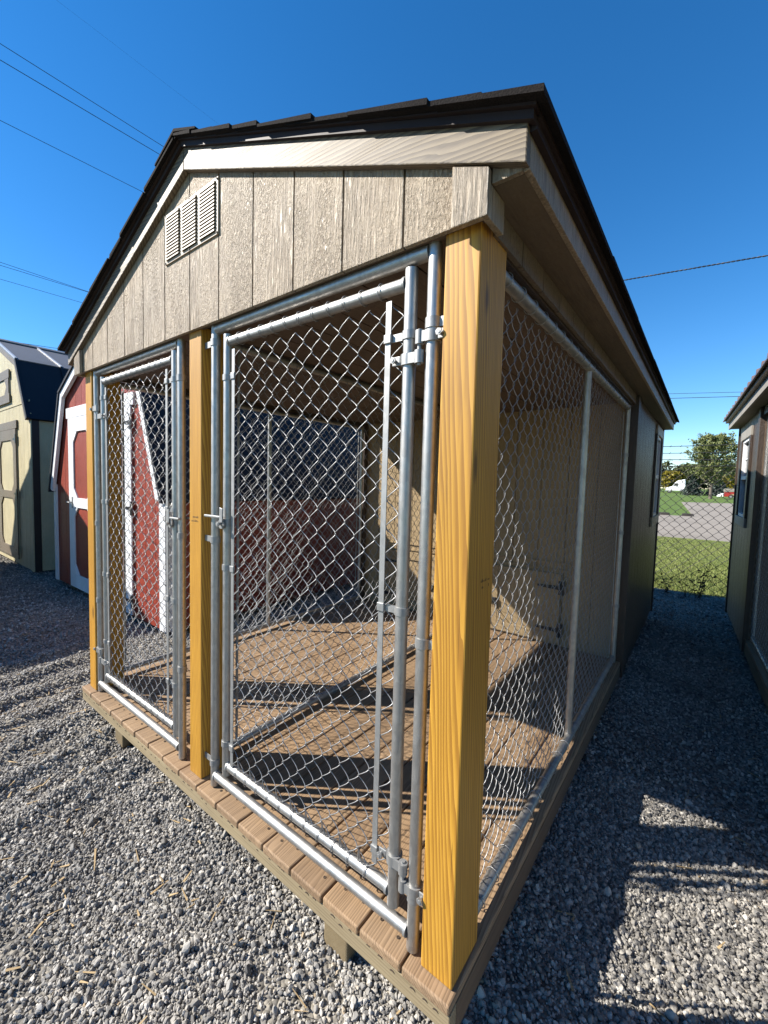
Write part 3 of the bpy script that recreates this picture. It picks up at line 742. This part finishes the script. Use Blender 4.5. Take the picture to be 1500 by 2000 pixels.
# ================================================================ SHEDS
def barn(name, label, x0, x1, y0, y1, zb, zw, inset, zk, zp, wall_m, trim_m, roof_lo, roof_up, fascia_m, corner_m, door, ribs=True, side_corner=None, rotz=0, group=None):
    """gambrel shed, gable front at y0 facing -y"""
    xm = (x0+x1)/2; root = thing(name, label, 'shed', (xm, (y0+y1)/2, zb), group)
    prof = [(x0, zw), (x0+inset, zk), (xm, zp), (x1-inset, zk), (x1, zw)]
    def top(x):
        for (a, za), (c, zc) in zip(prof, prof[1:]):
            if a <= x <= c: return za+(zc-za)*(x-a)/(c-a)
        return zw
    n = round((x1-x0)/.2); p = (x1-x0)/n
    for yy, nm in ((y0, 'siding_board'), (y1, 'siding_board')):
        for k in range(n):
            a, c = x0+k*p+.003, x0+(k+1)*p-.003
            br = [x for x, _ in prof if a < x < c]
            pts = [(a, zb), (c, zb), (c, top(c)-.012)]+[(x, top(x)-.012) for x in reversed(br)]+[(a, top(a)-.012)]
            ya, yb = (yy, yy+.015) if yy == y0 else (yy-.015, yy)
            B().prism(pts, 1, ya, yb).build(nm, wall_m, root)
    B().prism([(x0+.005, zb+.003)]+[(x1-.005, zb+.003)]+[(x, z-.02) for x, z in reversed(prof)], 1, y0+.016, y0+.03).build('sheathing', wall_m, root)
    ns = round((y1-y0)/.4); q = (y1-y0-.04)/ns
    for xs in (x0, x1):
        for k in range(ns):
            a, c = sorted((xs, xs+(.015 if xs == x0 else -.015)))
            B().box(a, c, y0+.02+k*q+.003, y0+.02+(k+1)*q-.003, zb, zw-.005).build('siding_board', wall_m, root)
    # trims
    for xs, s in ((x0, 1), (x1, -1)):
        a, c = sorted((xs-s*.012, xs+s*.10))
        B().prism([(a, zb+.0), (c, zb+.0), (c, zw+.06), (a, zw-.02)], 1, y0-.018, y0-.001).build('corner_trim', corner_m, root)
        a, c = sorted((xs-s*.0125, xs-s*.001)); B().box(a, c, y0-.0005, y0+.09, zb, zw-.03).build('corner_trim', side_corner or corner_m, root)
    for i in range(4):
        (xa, za), (xb, zb_) = prof[i], prof[i+1]
        d = Vector((xb-xa, zb_-za)).normalized(); nrm = Vector((-d.y, d.x)); wd = .085
        pts = [(xa, za), (xb, zb_), (xb-nrm.x*wd, zb_-nrm.y*wd), (xa-nrm.x*wd, za-nrm.y*wd)]
        B().prism(pts, 1, y0-.060+(.002 if i in (1, 2) else 0), y0-.020+(.002 if i in (1, 2) else 0)).build('fascia_board', fascia_m, root)
    # floor runners
    for f in (.15, .5, .85): B().box(x0+(x1-x0)*f-.06, x0+(x1-x0)*f+.06, y0+.05, y1-.05, zb-.12, zb-.001).build('skid', 'skid', root)
    # roof
    rf = part('roof', root); th = .035
    for i in range(4):
        (xa, za), (xb, zb_) = prof[i], prof[i+1]; lo = i in (0, 3)
        d = Vector((xb-xa, zb_-za)).normalized(); nrm = Vector((-d.y, d.x)); ext = .05
        if i == 0: xa, za = xa-d.x*ext, za-d.y*ext
        if i == 3: xb, zb_ = xb+d.x*ext, zb_+d.y*ext
        if i == 1: xa, za = xa-d.x*.03, za-d.y*.03; 
        if i == 2: xb, zb_ = xb+d.x*.03, zb_+d.y*.03
        e0 = .003+(.004 if not lo else 0)
        pts = [(xa+nrm.x*e0, za+nrm.y*e0), (xb+nrm.x*e0, zb_+nrm.y*e0), (xb+nrm.x*th, zb_+nrm.y*th), (xa+nrm.x*th, za+nrm.y*th)]
        B().prism(pts, 1, y0-.075, y1+.05).build('roof_sheet', roof_lo if lo else roof_up, rf)
        if ribs:
            nr = round((y1-y0)/.6)
            for k in range(nr+1):
                y = y0-.06+k*(y1-y0+.09)/nr
                B().prism([(xa+nrm.x*(th+.0005), za+nrm.y*(th+.0005)), (xb+nrm.x*(th+.0005), zb_+nrm.y*(th+.0005)), (xb+nrm.x*(th+.02), zb_+nrm.y*(th+.02)), (xa+nrm.x*(th+.02), za+nrm.y*(th+.02))], 1, y-.015, y+.015).build('roof_rib', roof_lo if lo else 'rib', rf)
    B().prism([(xm-.12, top(xm-.12)+.045), (xm, zp+.045), (xm+.12, top(xm+.12)+.045), (xm+.12, top(xm+.12)+.062), (xm, zp+.062), (xm-.12, top(xm-.12)+.062)], 1, y0-.08, y1+.055).build('ridge_cap', roof_up, rf)
    door(root, y0)
    return root
def shed_door(root, y0, x0, x1, z0, z1, trim_m, panel_m, hinge_right, handle=None, mid=None, head=True):
    d = part('door', root); sw = .17; ya, yb = y0-.028, y0-.0125
    B().box(x0, x1, y0-.012, y0-.0005, z0, z1).build('door_panel', panel_m, d)
    n = max(2, round((x1-x0-2*sw)/.1))
    B().box(x0, x0+sw, ya, yb, z0, z1).build('door_stile', trim_m, d, bevel=.002); B().box(x1-sw, x1, ya, yb, z0, z1).build('door_stile', trim_m, d, bevel=.002)
    zm = mid or (z0+z1)/2
    zz = [(z0, z0+sw), (zm-.06, zm+.06), (z1-sw, z1)]
    for a, c in zz: B().box(x0+sw+.001, x1-sw-.001, ya, yb, a, c).build('door_rail', trim_m, d, bevel=.002)
    g = .12
    for (a, c) in ((zz[0][1], zz[1][0]), (zz[1][1], zz[2][0])):
        for sx in (0, 1):
            for sz in (0, 1):
                xa = x0+sw+.002 if sx == 0 else x1-sw-.002; dx = g if sx == 0 else -g
                za = a+.002 if sz == 0 else c-.002; dz = g if sz == 0 else -g
                B().prism([(xa, za), (xa+dx, za), (xa, za+dz)], 1, ya+.001, yb).build('gusset', trim_m, d)
    hx, s = (x1, -1) if hinge_right else (x0, 1)
    for z in () if handle else (z0+.14, zm+.02, z1-.16):
        B().prism([(hx-s*.03, z-.07), (hx+s*.012, z-.07), (hx+s*.012, z-.018), (hx+s*.13, z-.010), (hx+s*.13, z+.010), (hx+s*.012, z+.018), (hx+s*.012, z+.07), (hx-s*.03, z+.07)], 1, ya-.009, ya-.001).build('strap_hinge', 'black', d)
    if head: B().box(x0-.06, x1+.06, ya, y0-.0005, z1+.004, z1+.13).build('door_head', trim_m, d, bevel=.002)
    if handle:
        hx, hz_ = handle
        B().box(hx-.012, hx+.012, ya-.006, ya-.0005, hz_-.07, hz_+.07).build('handle_plate', 'cast', d)
        B().tube([(hx, ya-.006, hz_), (hx, ya-.05, hz_)], .009, 10).build('handle', 'cast', d, True)
        B().tube([(hx-.05, ya-.05, hz_), (hx+.05, ya-.05, hz_)], .008, 10).build('handle', 'cast', d, True)
def red_door(root, y0):
    shed_door(root, y0, -5.80, -4.91, -.14, 1.97, 'white', 'red', False, (-5.68, .93), .93)
    shed_door(root, y0, -4.90, -4.02, -.14, 1.97, 'white', 'red', True, None, .93, True)
barn('barn_shed', 'red barn shed with white trimmed doors and dark gambrel roof beside the kennel', -6.42, -3.36, 1.0, 4.25, -.16, 1.08, .45, 2.30, 2.83, 'red', 'white', 'navy', 'navy', 'white', 'white', red_door, ribs=False)
def tan_door(root, y0):
    shed_door(root, y0, -9.2, -8.02, -.10, 1.98, 'taupe', 'tan', True, None, .93)
    shed_door(root, y0, -10.4, -9.21, -.10, 1.98, 'taupe', 'tan', False, None, .93)
    d = part('loft_door', root)
    B().box(-9.55, -8.36, y0-.014, y0-.0005, 2.42, 2.95).build('door_panel', 'tan', d)
    for (a, c, e, f) in ((-8.50, -8.36, 2.42, 2.95), (-9.55, -9.41, 2.42, 2.95)): B().box(a, c, y0-.028, y0-.0145, e, f).build('door_stile', 'taupe', d)
    for (e, f) in ((2.42, 2.56), (2.81, 2.95)): B().box(-9.60, -8.31, y0-.031, y0-.0285, e, f).build('door_rail', 'taupe', d)
    for sx in (0, 1): B().prism([(-8.502, 2.81), (-8.62, 2.81), (-8.502, 2.69)] if sx == 0 else [(-8.502, 2.56), (-8.62, 2.56), (-8.502, 2.68)], 1, y0-.027, y0-.0145).build('gusset', 'taupe', d)
    B().box(-10.9, -7.3, y0-.008, y0-.0005, 2.335, 2.36).build('belly_band', 'tan', root)
barn('barn_shed', 'straw coloured loft shed with charcoal metal roof and dark corner trim', -10.9, -7.25, .95, 6.2, -.19, 2.1, .52, 2.98, 3.52, 'tan', 'taupe', 'navy', 'steel_sunlit', 'taupe', 'tan', tan_door, side_corner='char')
# the next shed of the row, just out of the frame to the left: unseen, its outline shaped to throw the shade on the two barns
def plain_door(root, y0): shed_door(root, y0, -8.9, -7.9, -.1, 1.5, 'taupe', 'tan', True)
rt_ = thing('lean_to_shed', 'unseen lean-to shed out of the frame, outline shaped to shade the two barns', 'shed', (-7.9, -2, -.2))
pf = [(-10.35, -.15), (-5.85, -.15), (-5.85, 1.78), (-8.93, 3.38), (-9.9, 2.75), (-10.35, 1.9)]
B().prism(pf, 1, -3.6, -.5).build('wall', 'brown_siding', rt_)
B().prism([(-5.60, 1.68), (-8.93, 3.40), (-8.93, 3.45), (-5.60, 1.73)], 1, -3.7, -.45).build('roof', 'navy', rt_)
B().prism([(-8.935, 3.45), (-9.93, 2.80), (-10.42, 1.85), (-10.38, 1.82), (-9.90, 2.76), (-8.935, 3.40)], 1, -3.7, -.45).build('roof', 'navy', rt_)

# ================================================================ FENCE, YARD BEYOND
FY = 6.75
fn = thing('chain_link_fence', 'tall dark chain link fence topped by three barbed wires behind the alley', 'fence', (.5, FY, -.24))
chain_link('chain_link', fn, (-4, FY, -.22), (1, 0, 0), (0, -1, 0), 9.2, 1.80, D=.122, r=.0031, A=.004, sides=4, mat='fencewire', wob=.002)
B().tube([(-4, FY, 1.585), (5.2, FY, 1.585)], .0055, 6).build('tension_wire', 'fencewire', fn)
for x in (-3.9, -1.5, 1.9, 5.1):
    B().tube([(x, FY+.03, -.24), (x, FY+.03, 1.95)], .03, 10).build('fence_post', 'galv', fn, True)
for z in (1.68, 1.775, 1.875):
    pts = [(x, FY+.03, z+.004*math.sin(x*3+z*9)) for x in np.linspace(-4, 5.2, 60)]
    b = B(); b.tube(pts, .0048, 5)
    for i in range(72):
        x = -3.9+i*.125+random.uniform(-.01, .01); zc = z+.004*math.sin(x*3+z*9)
        b.tube([(x-.008, FY+.018, zc-.012), (x+.008, FY+.042, zc+.012)], .0022, 4); b.tube([(x+.006, FY+.018, zc+.012), (x-.006, FY+.042, zc-.012)], .0022, 4)
    b.build('barbed_wire', 'fencewire', fn)
# dead weeds at the foot of the fence
def weed(x, y, h, n, label):
    b = B()
    for i in range(n):
        a = random.uniform(0, 6.28); l = h*random.uniform(.5, 1); p = Vector((x+random.uniform(-.03, .03), y+random.uniform(-.03, .03), -.24)); pts = [p]
        for k in range(5): p = p+Vector((math.cos(a)*.03+random.uniform(-.015, .015), math.sin(a)*.03+random.uniform(-.015, .015), l/5)); pts.append(p)
        b.tube(pts, [.004, .0035, .003, .0025, .002, .0015], 4)
        for k in range(9):
            q = pts[random.randrange(1, 6)]; d = Vector((random.uniform(-1, 1), random.uniform(-1, 1), random.uniform(-.4, .8)))*.04
            s = Vector((random.uniform(-1, 1), random.uniform(-1, 1), random.uniform(-1, 1)))*.014
            b.add([q, q+d*.5+s, q+d, q+d*.5-s], [(0, 1, 2, 3)])
    o = b.build('weed', 'weed'); tag(o, label, 'weed', 'dead weeds along the fence')
weed(.40, 6.62, .62, 8, 'tall dead weed in the middle of the fence gap'); weed(.28, 6.60, .45, 4, 'thin dry weed stalks beside the tall dead weed')
weed(.06, 6.58, .40, 6, 'short dead weed against the corner of the taupe kennel')
# grass blades
def blades(name, n, x0, x1, y0, y1, h0, h1, cols):
    X = rng.uniform(x0, x1, n); Y = y0+(y1-y0)*rng.random(n)**1.4; H = rng.uniform(h0, h1, n); a = rng.uniform(0, 6.28, n); wd = rng.uniform(.003, .007, n)
    lean = rng.normal(0, .35, (n, 2)); base = np.stack([X, Y, np.full(n, -.255)], 1); dx = np.stack([np.cos(a)*wd, np.sin(a)*wd, 0*a], 1)
    tip = base+np.stack([lean[:, 0]*H, lean[:, 1]*H, H], 1)
    V = np.stack([base-dx, base+dx, tip], 1).reshape(-1, 3); o = np_mesh(name, V, np.arange(3*n).reshape(-1, 3), cols, None, 'stuff', False)
    at = o.data.attributes.new('leaf_tone', 'FLOAT', 'POINT'); at.data.foreach_set('value', np.repeat(rng.random(n), 3).astype(np.float32))
M['blade'] = leafmat('grass_blade', (.18, .25, .05), (.36, .38, .13))
blades('grass', 110000, -2.2, 2.6, 6.78, 15.4, .015, .05, 'blade')
# parking stops
for x0, x1, lab in ((-1.75, -1.07, 'dark timber parking stop nearer the taupe kennel'), (-.56, .0, 'dark timber parking stop at the corner of the grass island')):
    o = B().prism([(x0, -.265), (x1, -.265), (x1-.03, -.12), (x0+.03, -.12)], 1, 29.0, 29.16).build('parking_stop', 'stopconc', bevel=.02); tag(o, lab, 'parking stop', 'parking stops by the grass island')

def leaf_cloud(name, parent, P, size, mat, tone=None, flat=.5):
    n = len(P); P = np.asarray(P); d = rng.normal(size=(n, 3)); d /= np.linalg.norm(d, axis=1)[:, None]
    e = np.cross(d, rng.normal(size=(n, 3))); e /= np.linalg.norm(e, axis=1)[:, None]
    s = size*rng.uniform(.6, 1.3, n)[:, None]
    V = np.stack([P-d*s, P+e*s*flat, P+d*s, P-e*s*flat], 1).reshape(-1, 3)
    o = np_mesh(name, V, np.arange(4*n).reshape(-1, 4), mat, parent, None, False)
    at = o.data.attributes.new('leaf_tone', 'FLOAT', 'POINT'); tn = rng.random(n) if tone is None else np.clip(tone+rng.normal(0, .18, n), 0, 1)
    at.data.foreach_set('value', np.repeat(tn, 4).astype(np.float32)); o['kind'] = 'stuff'
    return o
def tree(label, x, y, h, wd, trunk_h, leaf, n, size, limbs=26, seed=1, group=None, pointy=.6, z=-.3, feather=False):
    R = random.Random(seed); t = thing('tree', label, 'tree', (x, y, z), group)
    b = B(); b.tube([(x, y, z), (x+.03*h*.1, y, z+trunk_h), (x, y, z+h*.55), (x, y, z+h*.93)], [h*.022, h*.017, h*.009, h*.002], 8)
    tips = []
    for i in range(limbs):
        f = (i+.5)/limbs; z0 = z+trunk_h+(h*.86-trunk_h)*f; a = i*2.4+R.uniform(-.4, .4)
        if feather: prof = min(1, .62+f*1.9)*(1-f)**.62
        else: prof = math.sin(math.pi*min(1, (f*.86+.14)**pointy))**.8
        L = wd*.5*max(.12, prof)*R.uniform(.8, 1.12); up_ = R.uniform(.35, .75)+f*.5+(.25 if feather else 0)
        p0 = Vector((x, y, z0)); d = Vector((math.cos(a), math.sin(a), up_)); pts = [p0+d*L*k/3 for k in range(4)]
        pts[3].z += L*.1; b.tube(pts, [h*.006*(1-f*.6), h*.004, h*.0025, h*.001], 5)
        for k in range(7):
            q = R.uniform(.25, 1.08); tips.append((p0+d*L*q, L*(1.15-q*.7)))
    b.build('trunk', 'bark', t)
    pts = []; tone = []
    for k in range(n):
        c, L = tips[R.randrange(len(tips))]; s = (.032*wd+.07*L) if feather else .055*wd+.10*L
        pts.append((c.x+R.gauss(0, s*.6), c.y+R.gauss(0, s*.6), c.z+R.gauss(0, s*.55))); tone.append(.5+.2*math.sin(c.x*3+c.z*2.1))
    leaf_cloud('crown', t, pts, size, leaf, np.array(tone))
    return t
tree('young green maple with a short bare trunk on the far lawn', 1.0, 84, 10.4, 8.6, 1.9, 'leaf', 11000, .17, 60, 3, feather=True)
gt = 'trees along the far edge of the lawn'
for i, (x, y, h, wd, lf, lab) in enumerate((
    (-15, 192, 10.5, 13, 'leafdark', 'dull green tree standing behind the yellowing tree'), (-8.3, 172, 7.0, 7.5, 'leafyel', 'yellowing tree behind the white semi truck'),
    (-5.5, 192, 10.6, 11, 'leafdark', 'dark tree between the yellowing tree and the maple'), (1.0, 195, 9.6, 11, 'leafdark', 'dark tree directly behind the maple crown'),
    (8.0, 190, 10.2, 11, 'leafdark', 'dark tree behind the red trailer'), (17, 190, 10, 12, 'leafdark', 'dark tree behind the brown kennel'), (-26, 195, 11, 14, 'leafdark', 'dark tree hidden beside the taupe kennel'),
    (7.2, 165, 6.4, 6, 'leafyel', 'half yellow tree beside the red trailer'))):
    tree(lab, x, y, h, wd, 1.0, lf, 3800, .5, 22, 10+i, gt, .5)
def spruce(x, y, h, wd, label):
    t = thing('spruce_tree', label, 'spruce', (x, y, -.3), 'blue spruces on the far lawn'); B().tube([(x, y, -.3), (x, y, h-.3)], [h*.025, .02], 6).build('trunk', 'bark', t)
    pts = []
    for k in range(3000):
        f = random.random()**.75; a = random.uniform(0, 6.28); r = wd*.5*(1-f)*(.72+.28*math.cos(a*7+int(f*9)*2.1))*random.random()**.4
        pts.append((x+r*math.cos(a), y+r*math.sin(a), -.3+h*(.04+f*.94)-r*.18))
    leaf_cloud('crown', t, pts, .30, 'needle')
spruce(-1.9, 120, 4.4, 5.2, 'blue spruce between the white semi truck and the maple'); spruce(2.6, 122, 4.0, 6, 'blue spruce just behind the maple trunk')
# semi truck
tr = thing('semi_truck', 'white semi truck parked at the far edge of the lawn', 'truck', (-6, 151, -.2))
def wheel(root, x, y, z, r, wd):
    B().tube([(x, y-wd/2, z), (x, y+wd/2, z)], r, 18).build('wheel', 'rubber', root, True)
    B().tube([(x, y-wd/2-.02, z), (x, y-wd/2+.01, z)], r*.55, 14).build('rim', 'cast', root, True)
tx, ty = -8.4, 150
B().prism([(tx, .5), (tx+.05, 1.25), (tx+1.5, 1.75), (tx+2.0, 2.7), (tx+2.7, 3.35), (tx+4.3, 3.75), (tx+4.5, .5)], 1, ty, ty+2.3).build('cab', 'paintwhite', tr, bevel=.12)
B().prism([(tx+1.62, 1.85), (tx+2.03, 2.62), (tx+2.75, 2.62), (tx+2.75, 1.85)], 1, ty-.02, ty-.001).build('side_window', 'glass', tr)
B().hexa([(tx+1.46, ty+.15, 1.80), (tx+1.46, ty+2.15, 1.80), (tx+1.52, ty+2.15, 1.80), (tx+1.52, ty+.15, 1.80), (tx+1.96, ty+.15, 2.68), (tx+1.96, ty+2.15, 2.68), (tx+2.02, ty+2.15, 2.68), (tx+2.02, ty+.15, 2.68)]).build('windshield', 'glass', tr)
B().box(tx-.12, tx+.1, ty, ty+2.3, .25, .7).build('bumper', 'cast', tr, bevel=.03)
B().box(tx+2.0, tx+6.2, ty+.5, ty+1.8, .55, .8).build('chassis', 'black', tr)
B().tube([(tx+3.2, ty-.15, .6), (tx+4.2, ty-.15, .6)], .3, 14).build('fuel_tank', 'cast', tr, True)
for xx in (.9, 4.9, 5.9): wheel(tr, tx+xx, ty+.2, .30, .5, .35)
# red trailer
tl = thing('cargo_trailer', 'red trailer with pale roof far behind the lawn by the brown kennel', 'trailer', (6, 95, -.2))
B().box(2.9, 9.5, 95, 97.4, .0, .78).build('body', 'trailer_red', tl, bevel=.04)
B().box(2.8, 9.6, 94.95, 97.45, .79, 1.35).build('roof', 'palemetal', tl, bevel=.06)
B().prism([(1.9, -.05), (2.78, -.05), (2.78, .55), (2.4, .45), (2.0, .2)], 1, 95.3, 97).build('nose', 'paintwhite', tl, bevel=.05)
B().box(3.7, 5.6, 94.97, 94.998, .12, .45).build('sign_panel', 'leafyel_flat' if False else 'straw', tl)
for xx in (4.6, 8.8, 9.7): wheel(tl, xx-.9, 95.1, .0, .3, .3)

# ================================================================ OVERHEAD WIRES
def ray(u, v):
    return fw+rt*((u-687.06)/833.9)-up*((v-991.4)/833.9)
def hit(u, v, ax, val):
    d = ray(u, v); k = (val-CAM[ax])/d[ax]; return CAM+d*k
def overhead(p0, p1, r, label, sag=.0, ext=1.0, mat='cable', twist=False):
    p0, p1 = Vector(p0), Vector(p1); d = p1-p0; a, c = p0-d*ext, p1+d*ext
    pts = [a.lerp(c, t)-Vector((0, 0, sag*4*t*(1-t))) for t in np.linspace(0, 1, 40)]
    b = B()
    if twist:
        m = 500; P = [a.lerp(c, t)-Vector((0, 0, sag*4*t*(1-t))) for t in np.linspace(0, 1, m)]
        for ph in (0, math.pi): b.tube([p+Vector((0, math.cos(i*.55+ph), math.sin(i*.55+ph)))*r for i, p in enumerate(P)], r*.9, 5)
    else: b.tube(pts, r, 5)
    o = b.build('overhead_wire', mat); tag(o, label, 'overhead wire', 'overhead utility wires'); return o
G_ = [((0, 85), (325, 290), -28, .016, 'uppermost of the dark wires crossing the sky over the sheds'), ((0, 117), (314, 303), -28, .018, 'second dark wire running just below the uppermost one'),
      ((0, 235), (277, 374), -28, .014, 'lone thin wire midway down the sky above the straw coloured shed'), ((0, 512), (173, 570), -40, .016, 'upper of two wires low over the shed roofs'),
      ((0, 518), (175, 571.5), -40, .016, 'lower of two close wires low over the shed roofs'), ((0, 545), (163, 592), -40, .014, 'thin wire under the close pair over the shed roofs'),
      ((0, 664), (135, 684), -40, .018, 'lowest wire skimming the roof of the straw coloured shed'), ((110, 0), (395, 218), -60, .007, 'faintest hairline wire high over the kennel peak')]
for (a, c, X, r, lab) in G_: overhead(hit(*a, 0, X), hit(*c, 0, X), r, lab, ext=.8)
overhead(hit(1220, 547, 1, 14), hit(1500, 499, 1, 14), .011, 'thick twisted service cable sloping up to the right of the kennel roof', twist=True, ext=.9)
overhead(hit(1310, 769, 1, 60), hit(1435, 766, 1, 60), .022, 'upper of two level wires over the alley', ext=8)
overhead(hit(1310, 778, 1, 60), hit(1435, 774.5, 1, 60), .03, 'lower and thicker of two level wires over the alley', ext=8)

# ================================================================ GRAVEL
stones = bpy.data.collections.new('stone_kit')
for i in range(8):
    bm = bmesh.new(); bmesh.ops.create_icosphere(bm, subdivisions=2 if i < 5 else 1, radius=1)
    sx, sy, sz = random.uniform(.8, 1.25), random.uniform(.65, 1.), random.uniform(.5, .85)
    cuts = [(Vector((random.gauss(0, 1), random.gauss(0, 1), random.gauss(0, 1))).normalized(), random.uniform(.48, .80)) for _ in range(11)]
    for v in bm.verts:
        p = v.co.copy()
        for nrm, d in cuts:
            e = p.dot(nrm)-d
            if e > 0: p -= nrm*e
        p *= 1+.10*mnoise.noise(v.co*2.3+Vector((i*7, 0, 0)))
        v.co = Vector((p.x*sx, p.y*sy, p.z*sz))
    me = bpy.data.meshes.new('stone'); bm.to_mesh(me); bm.free(); me.materials.append(M['stone'])
    stones.objects.link(bpy.data.objects.new('stone', me))
def in_rect(x, y, r): return (x > r[0]) & (x < r[1]) & (y > r[2]) & (y < r[3])
def scatter(n, x0, x1, y0, y1, dmin, dmax, s0, s1):
    X = rng.uniform(x0, x1, n); Y = rng.uniform(y0, y1, n); d = np.hypot(X-CAM.x, Y-CAM.y)
    k = (d >= dmin) & (d < dmax)
    for r in ((-2.35, -.08, .35, 5.1), (.95, 3.3, .1, 5.6), (-6.3, -3.5, 1.35, 4.2), (-10.8, -7.4, 1.2, 6), (-10.2, -5.9, -3.5, -.6)): k &= ~in_rect(X, Y, r)
    # nothing behind the camera's possible views
    k &= ((Y-CAM.y)*math.cos(YAW)+(X-CAM.x)*math.sin(YAW)) > -.3
    # dusty strips where the fines show between the stones
    du = (np.abs(X+.40+.35*(Y-.05)+.03*np.sin(Y*23)) < .045) & (Y < .30) | (np.sin(X*3.1+1.3*np.sin(Y*2.2))*np.sin(Y*4.3+X*1.7) > .80)
    k &= ~(du & (rng.random(n) < .62))
    X, Y = X[k], Y[k]; S_ = rng.uniform(s0, s1, len(X))*np.where(rng.random(len(X)) < .06, 1.45, 1)
    return np.stack([X, Y, hgt(X, Y)+S_*rng.uniform(-.15, .75, len(X))], 1), S_
parts_ = [scatter(200000, -3.2, 1.6, -1.6, 2.6, 0, 2.6, .0058, .0105), scatter(42000, -3.2, 1.6, -1.6, 2.6, 0, 2.6, .0100, .0145), scatter(300000, -3.2, 1.6, -1.6, 2.6, 0, 2.6, .0036, .0068), scatter(270000, -5.2, 1.4, -2.2, 6.6, 2.6, 4.6, .0065, .0120), scatter(120000, -9.5, 1.4, -3, 6.7, 4.6, 10, .010, .017)]
P = np.concatenate([p for p, _ in parts_]); SC = np.concatenate([s for _, s in parts_]); n = len(P)
gm = bpy.data.meshes.new('gravel'); gm.vertices.add(n); gm.vertices.foreach_set('co', P.astype(np.float32).ravel())
for nm, vals in (('psize', SC), ('tint', np.clip(rng.beta(2, 2.4, n)+.10*np.sin(P[:, 0]*4.3+1.7*np.sin(P[:, 1]*3.1))*np.sin(P[:, 1]*5.2+P[:, 0]*2.1), 0, 1))):
    at = gm.attributes.new(nm, 'FLOAT', 'POINT'); at.data.foreach_set('value', vals.astype(np.float32))
at = gm.attributes.new('prot', 'FLOAT_VECTOR', 'POINT'); at.data.foreach_set('vector', rng.uniform(0, 6.28, (n, 3)).astype(np.float32).ravel())
gm.update(); go = bpy.data.objects.new('gravel', gm); C.objects.link(go); go['kind'] = 'stuff'
ng = bpy.data.node_groups.new('gravel_scatter', 'GeometryNodeTree')
ng.interface.new_socket('Geometry', in_out='INPUT', socket_type='NodeSocketGeometry'); ng.interface.new_socket('Geometry', in_out='OUTPUT', socket_type='NodeSocketGeometry')
N_ = lambda t: ng.nodes.new(t)
gi, gout, iop, ci = N_('NodeGroupInput'), N_('NodeGroupOutput'), N_('GeometryNodeInstanceOnPoints'), N_('GeometryNodeCollectionInfo')
ci.inputs['Collection'].default_value = stones; ci.inputs['Separate Children'].default_value = True; ci.inputs['Reset Children'].default_value = True
iop.inputs['Pick Instance'].default_value = True
def named(nm, typ):
    a = N_('GeometryNodeInputNamedAttribute'); a.data_type = typ; a.inputs['Name'].default_value = nm; return a.outputs['Attribute']
m2p = N_('GeometryNodeMeshToPoints'); ng.links.new(gi.outputs[0], m2p.inputs[0])
ng.links.new(m2p.outputs[0], iop.inputs['Points']); ng.links.new(ci.outputs[0], iop.inputs['Instance'])
e2r = N_('FunctionNodeEulerToRotation'); ng.links.new(named('prot', 'FLOAT_VECTOR'), e2r.inputs[0]); ng.links.new(e2r.outputs[0], iop.inputs['Rotation'])
ng.links.new(named('psize', 'FLOAT'), iop.inputs['Scale'])
ng.links.new(iop.outputs[0], gout.inputs[0])
md = go.modifiers.new('scatter', 'NODES'); md.node_group = ng
# straw and bark slivers on the gravel
b = B()
for i in range(230):
    if i < 160: x, y = random.uniform(-3.6, -.1), random.uniform(-.75, .0)+random.uniform(-.1, .1)
    elif i < 185: x, y = random.uniform(.1, .75), random.uniform(.0, 3)
    else: x, y = random.uniform(-4.5, -2.4), random.uniform(-.6, .9)
    a = random.uniform(0, 6.28); L = random.uniform(.008, .032)*(1.9 if i % 8 == 0 else 1); wd = random.uniform(.0012, .0045); z = float(hgt(np.array(x), np.array(y)))+.014
    c, s = math.cos(a), math.sin(a); t1 = random.uniform(-.008, .012)
    q = [(x-c*L-s*wd, y-s*L+c*wd, z), (x-c*L+s*wd, y-s*L-c*wd, z), (x+c*L+s*wd*.4, y+s*L-c*wd*.4, z+t1), (x+c*L-s*wd*.4, y+s*L+c*wd*.4, z+t1)]
    b.hexa([(px, py, pz-.0012) for px, py, pz in q]+q)
b.build('straw', 'straw', kind='stuff')
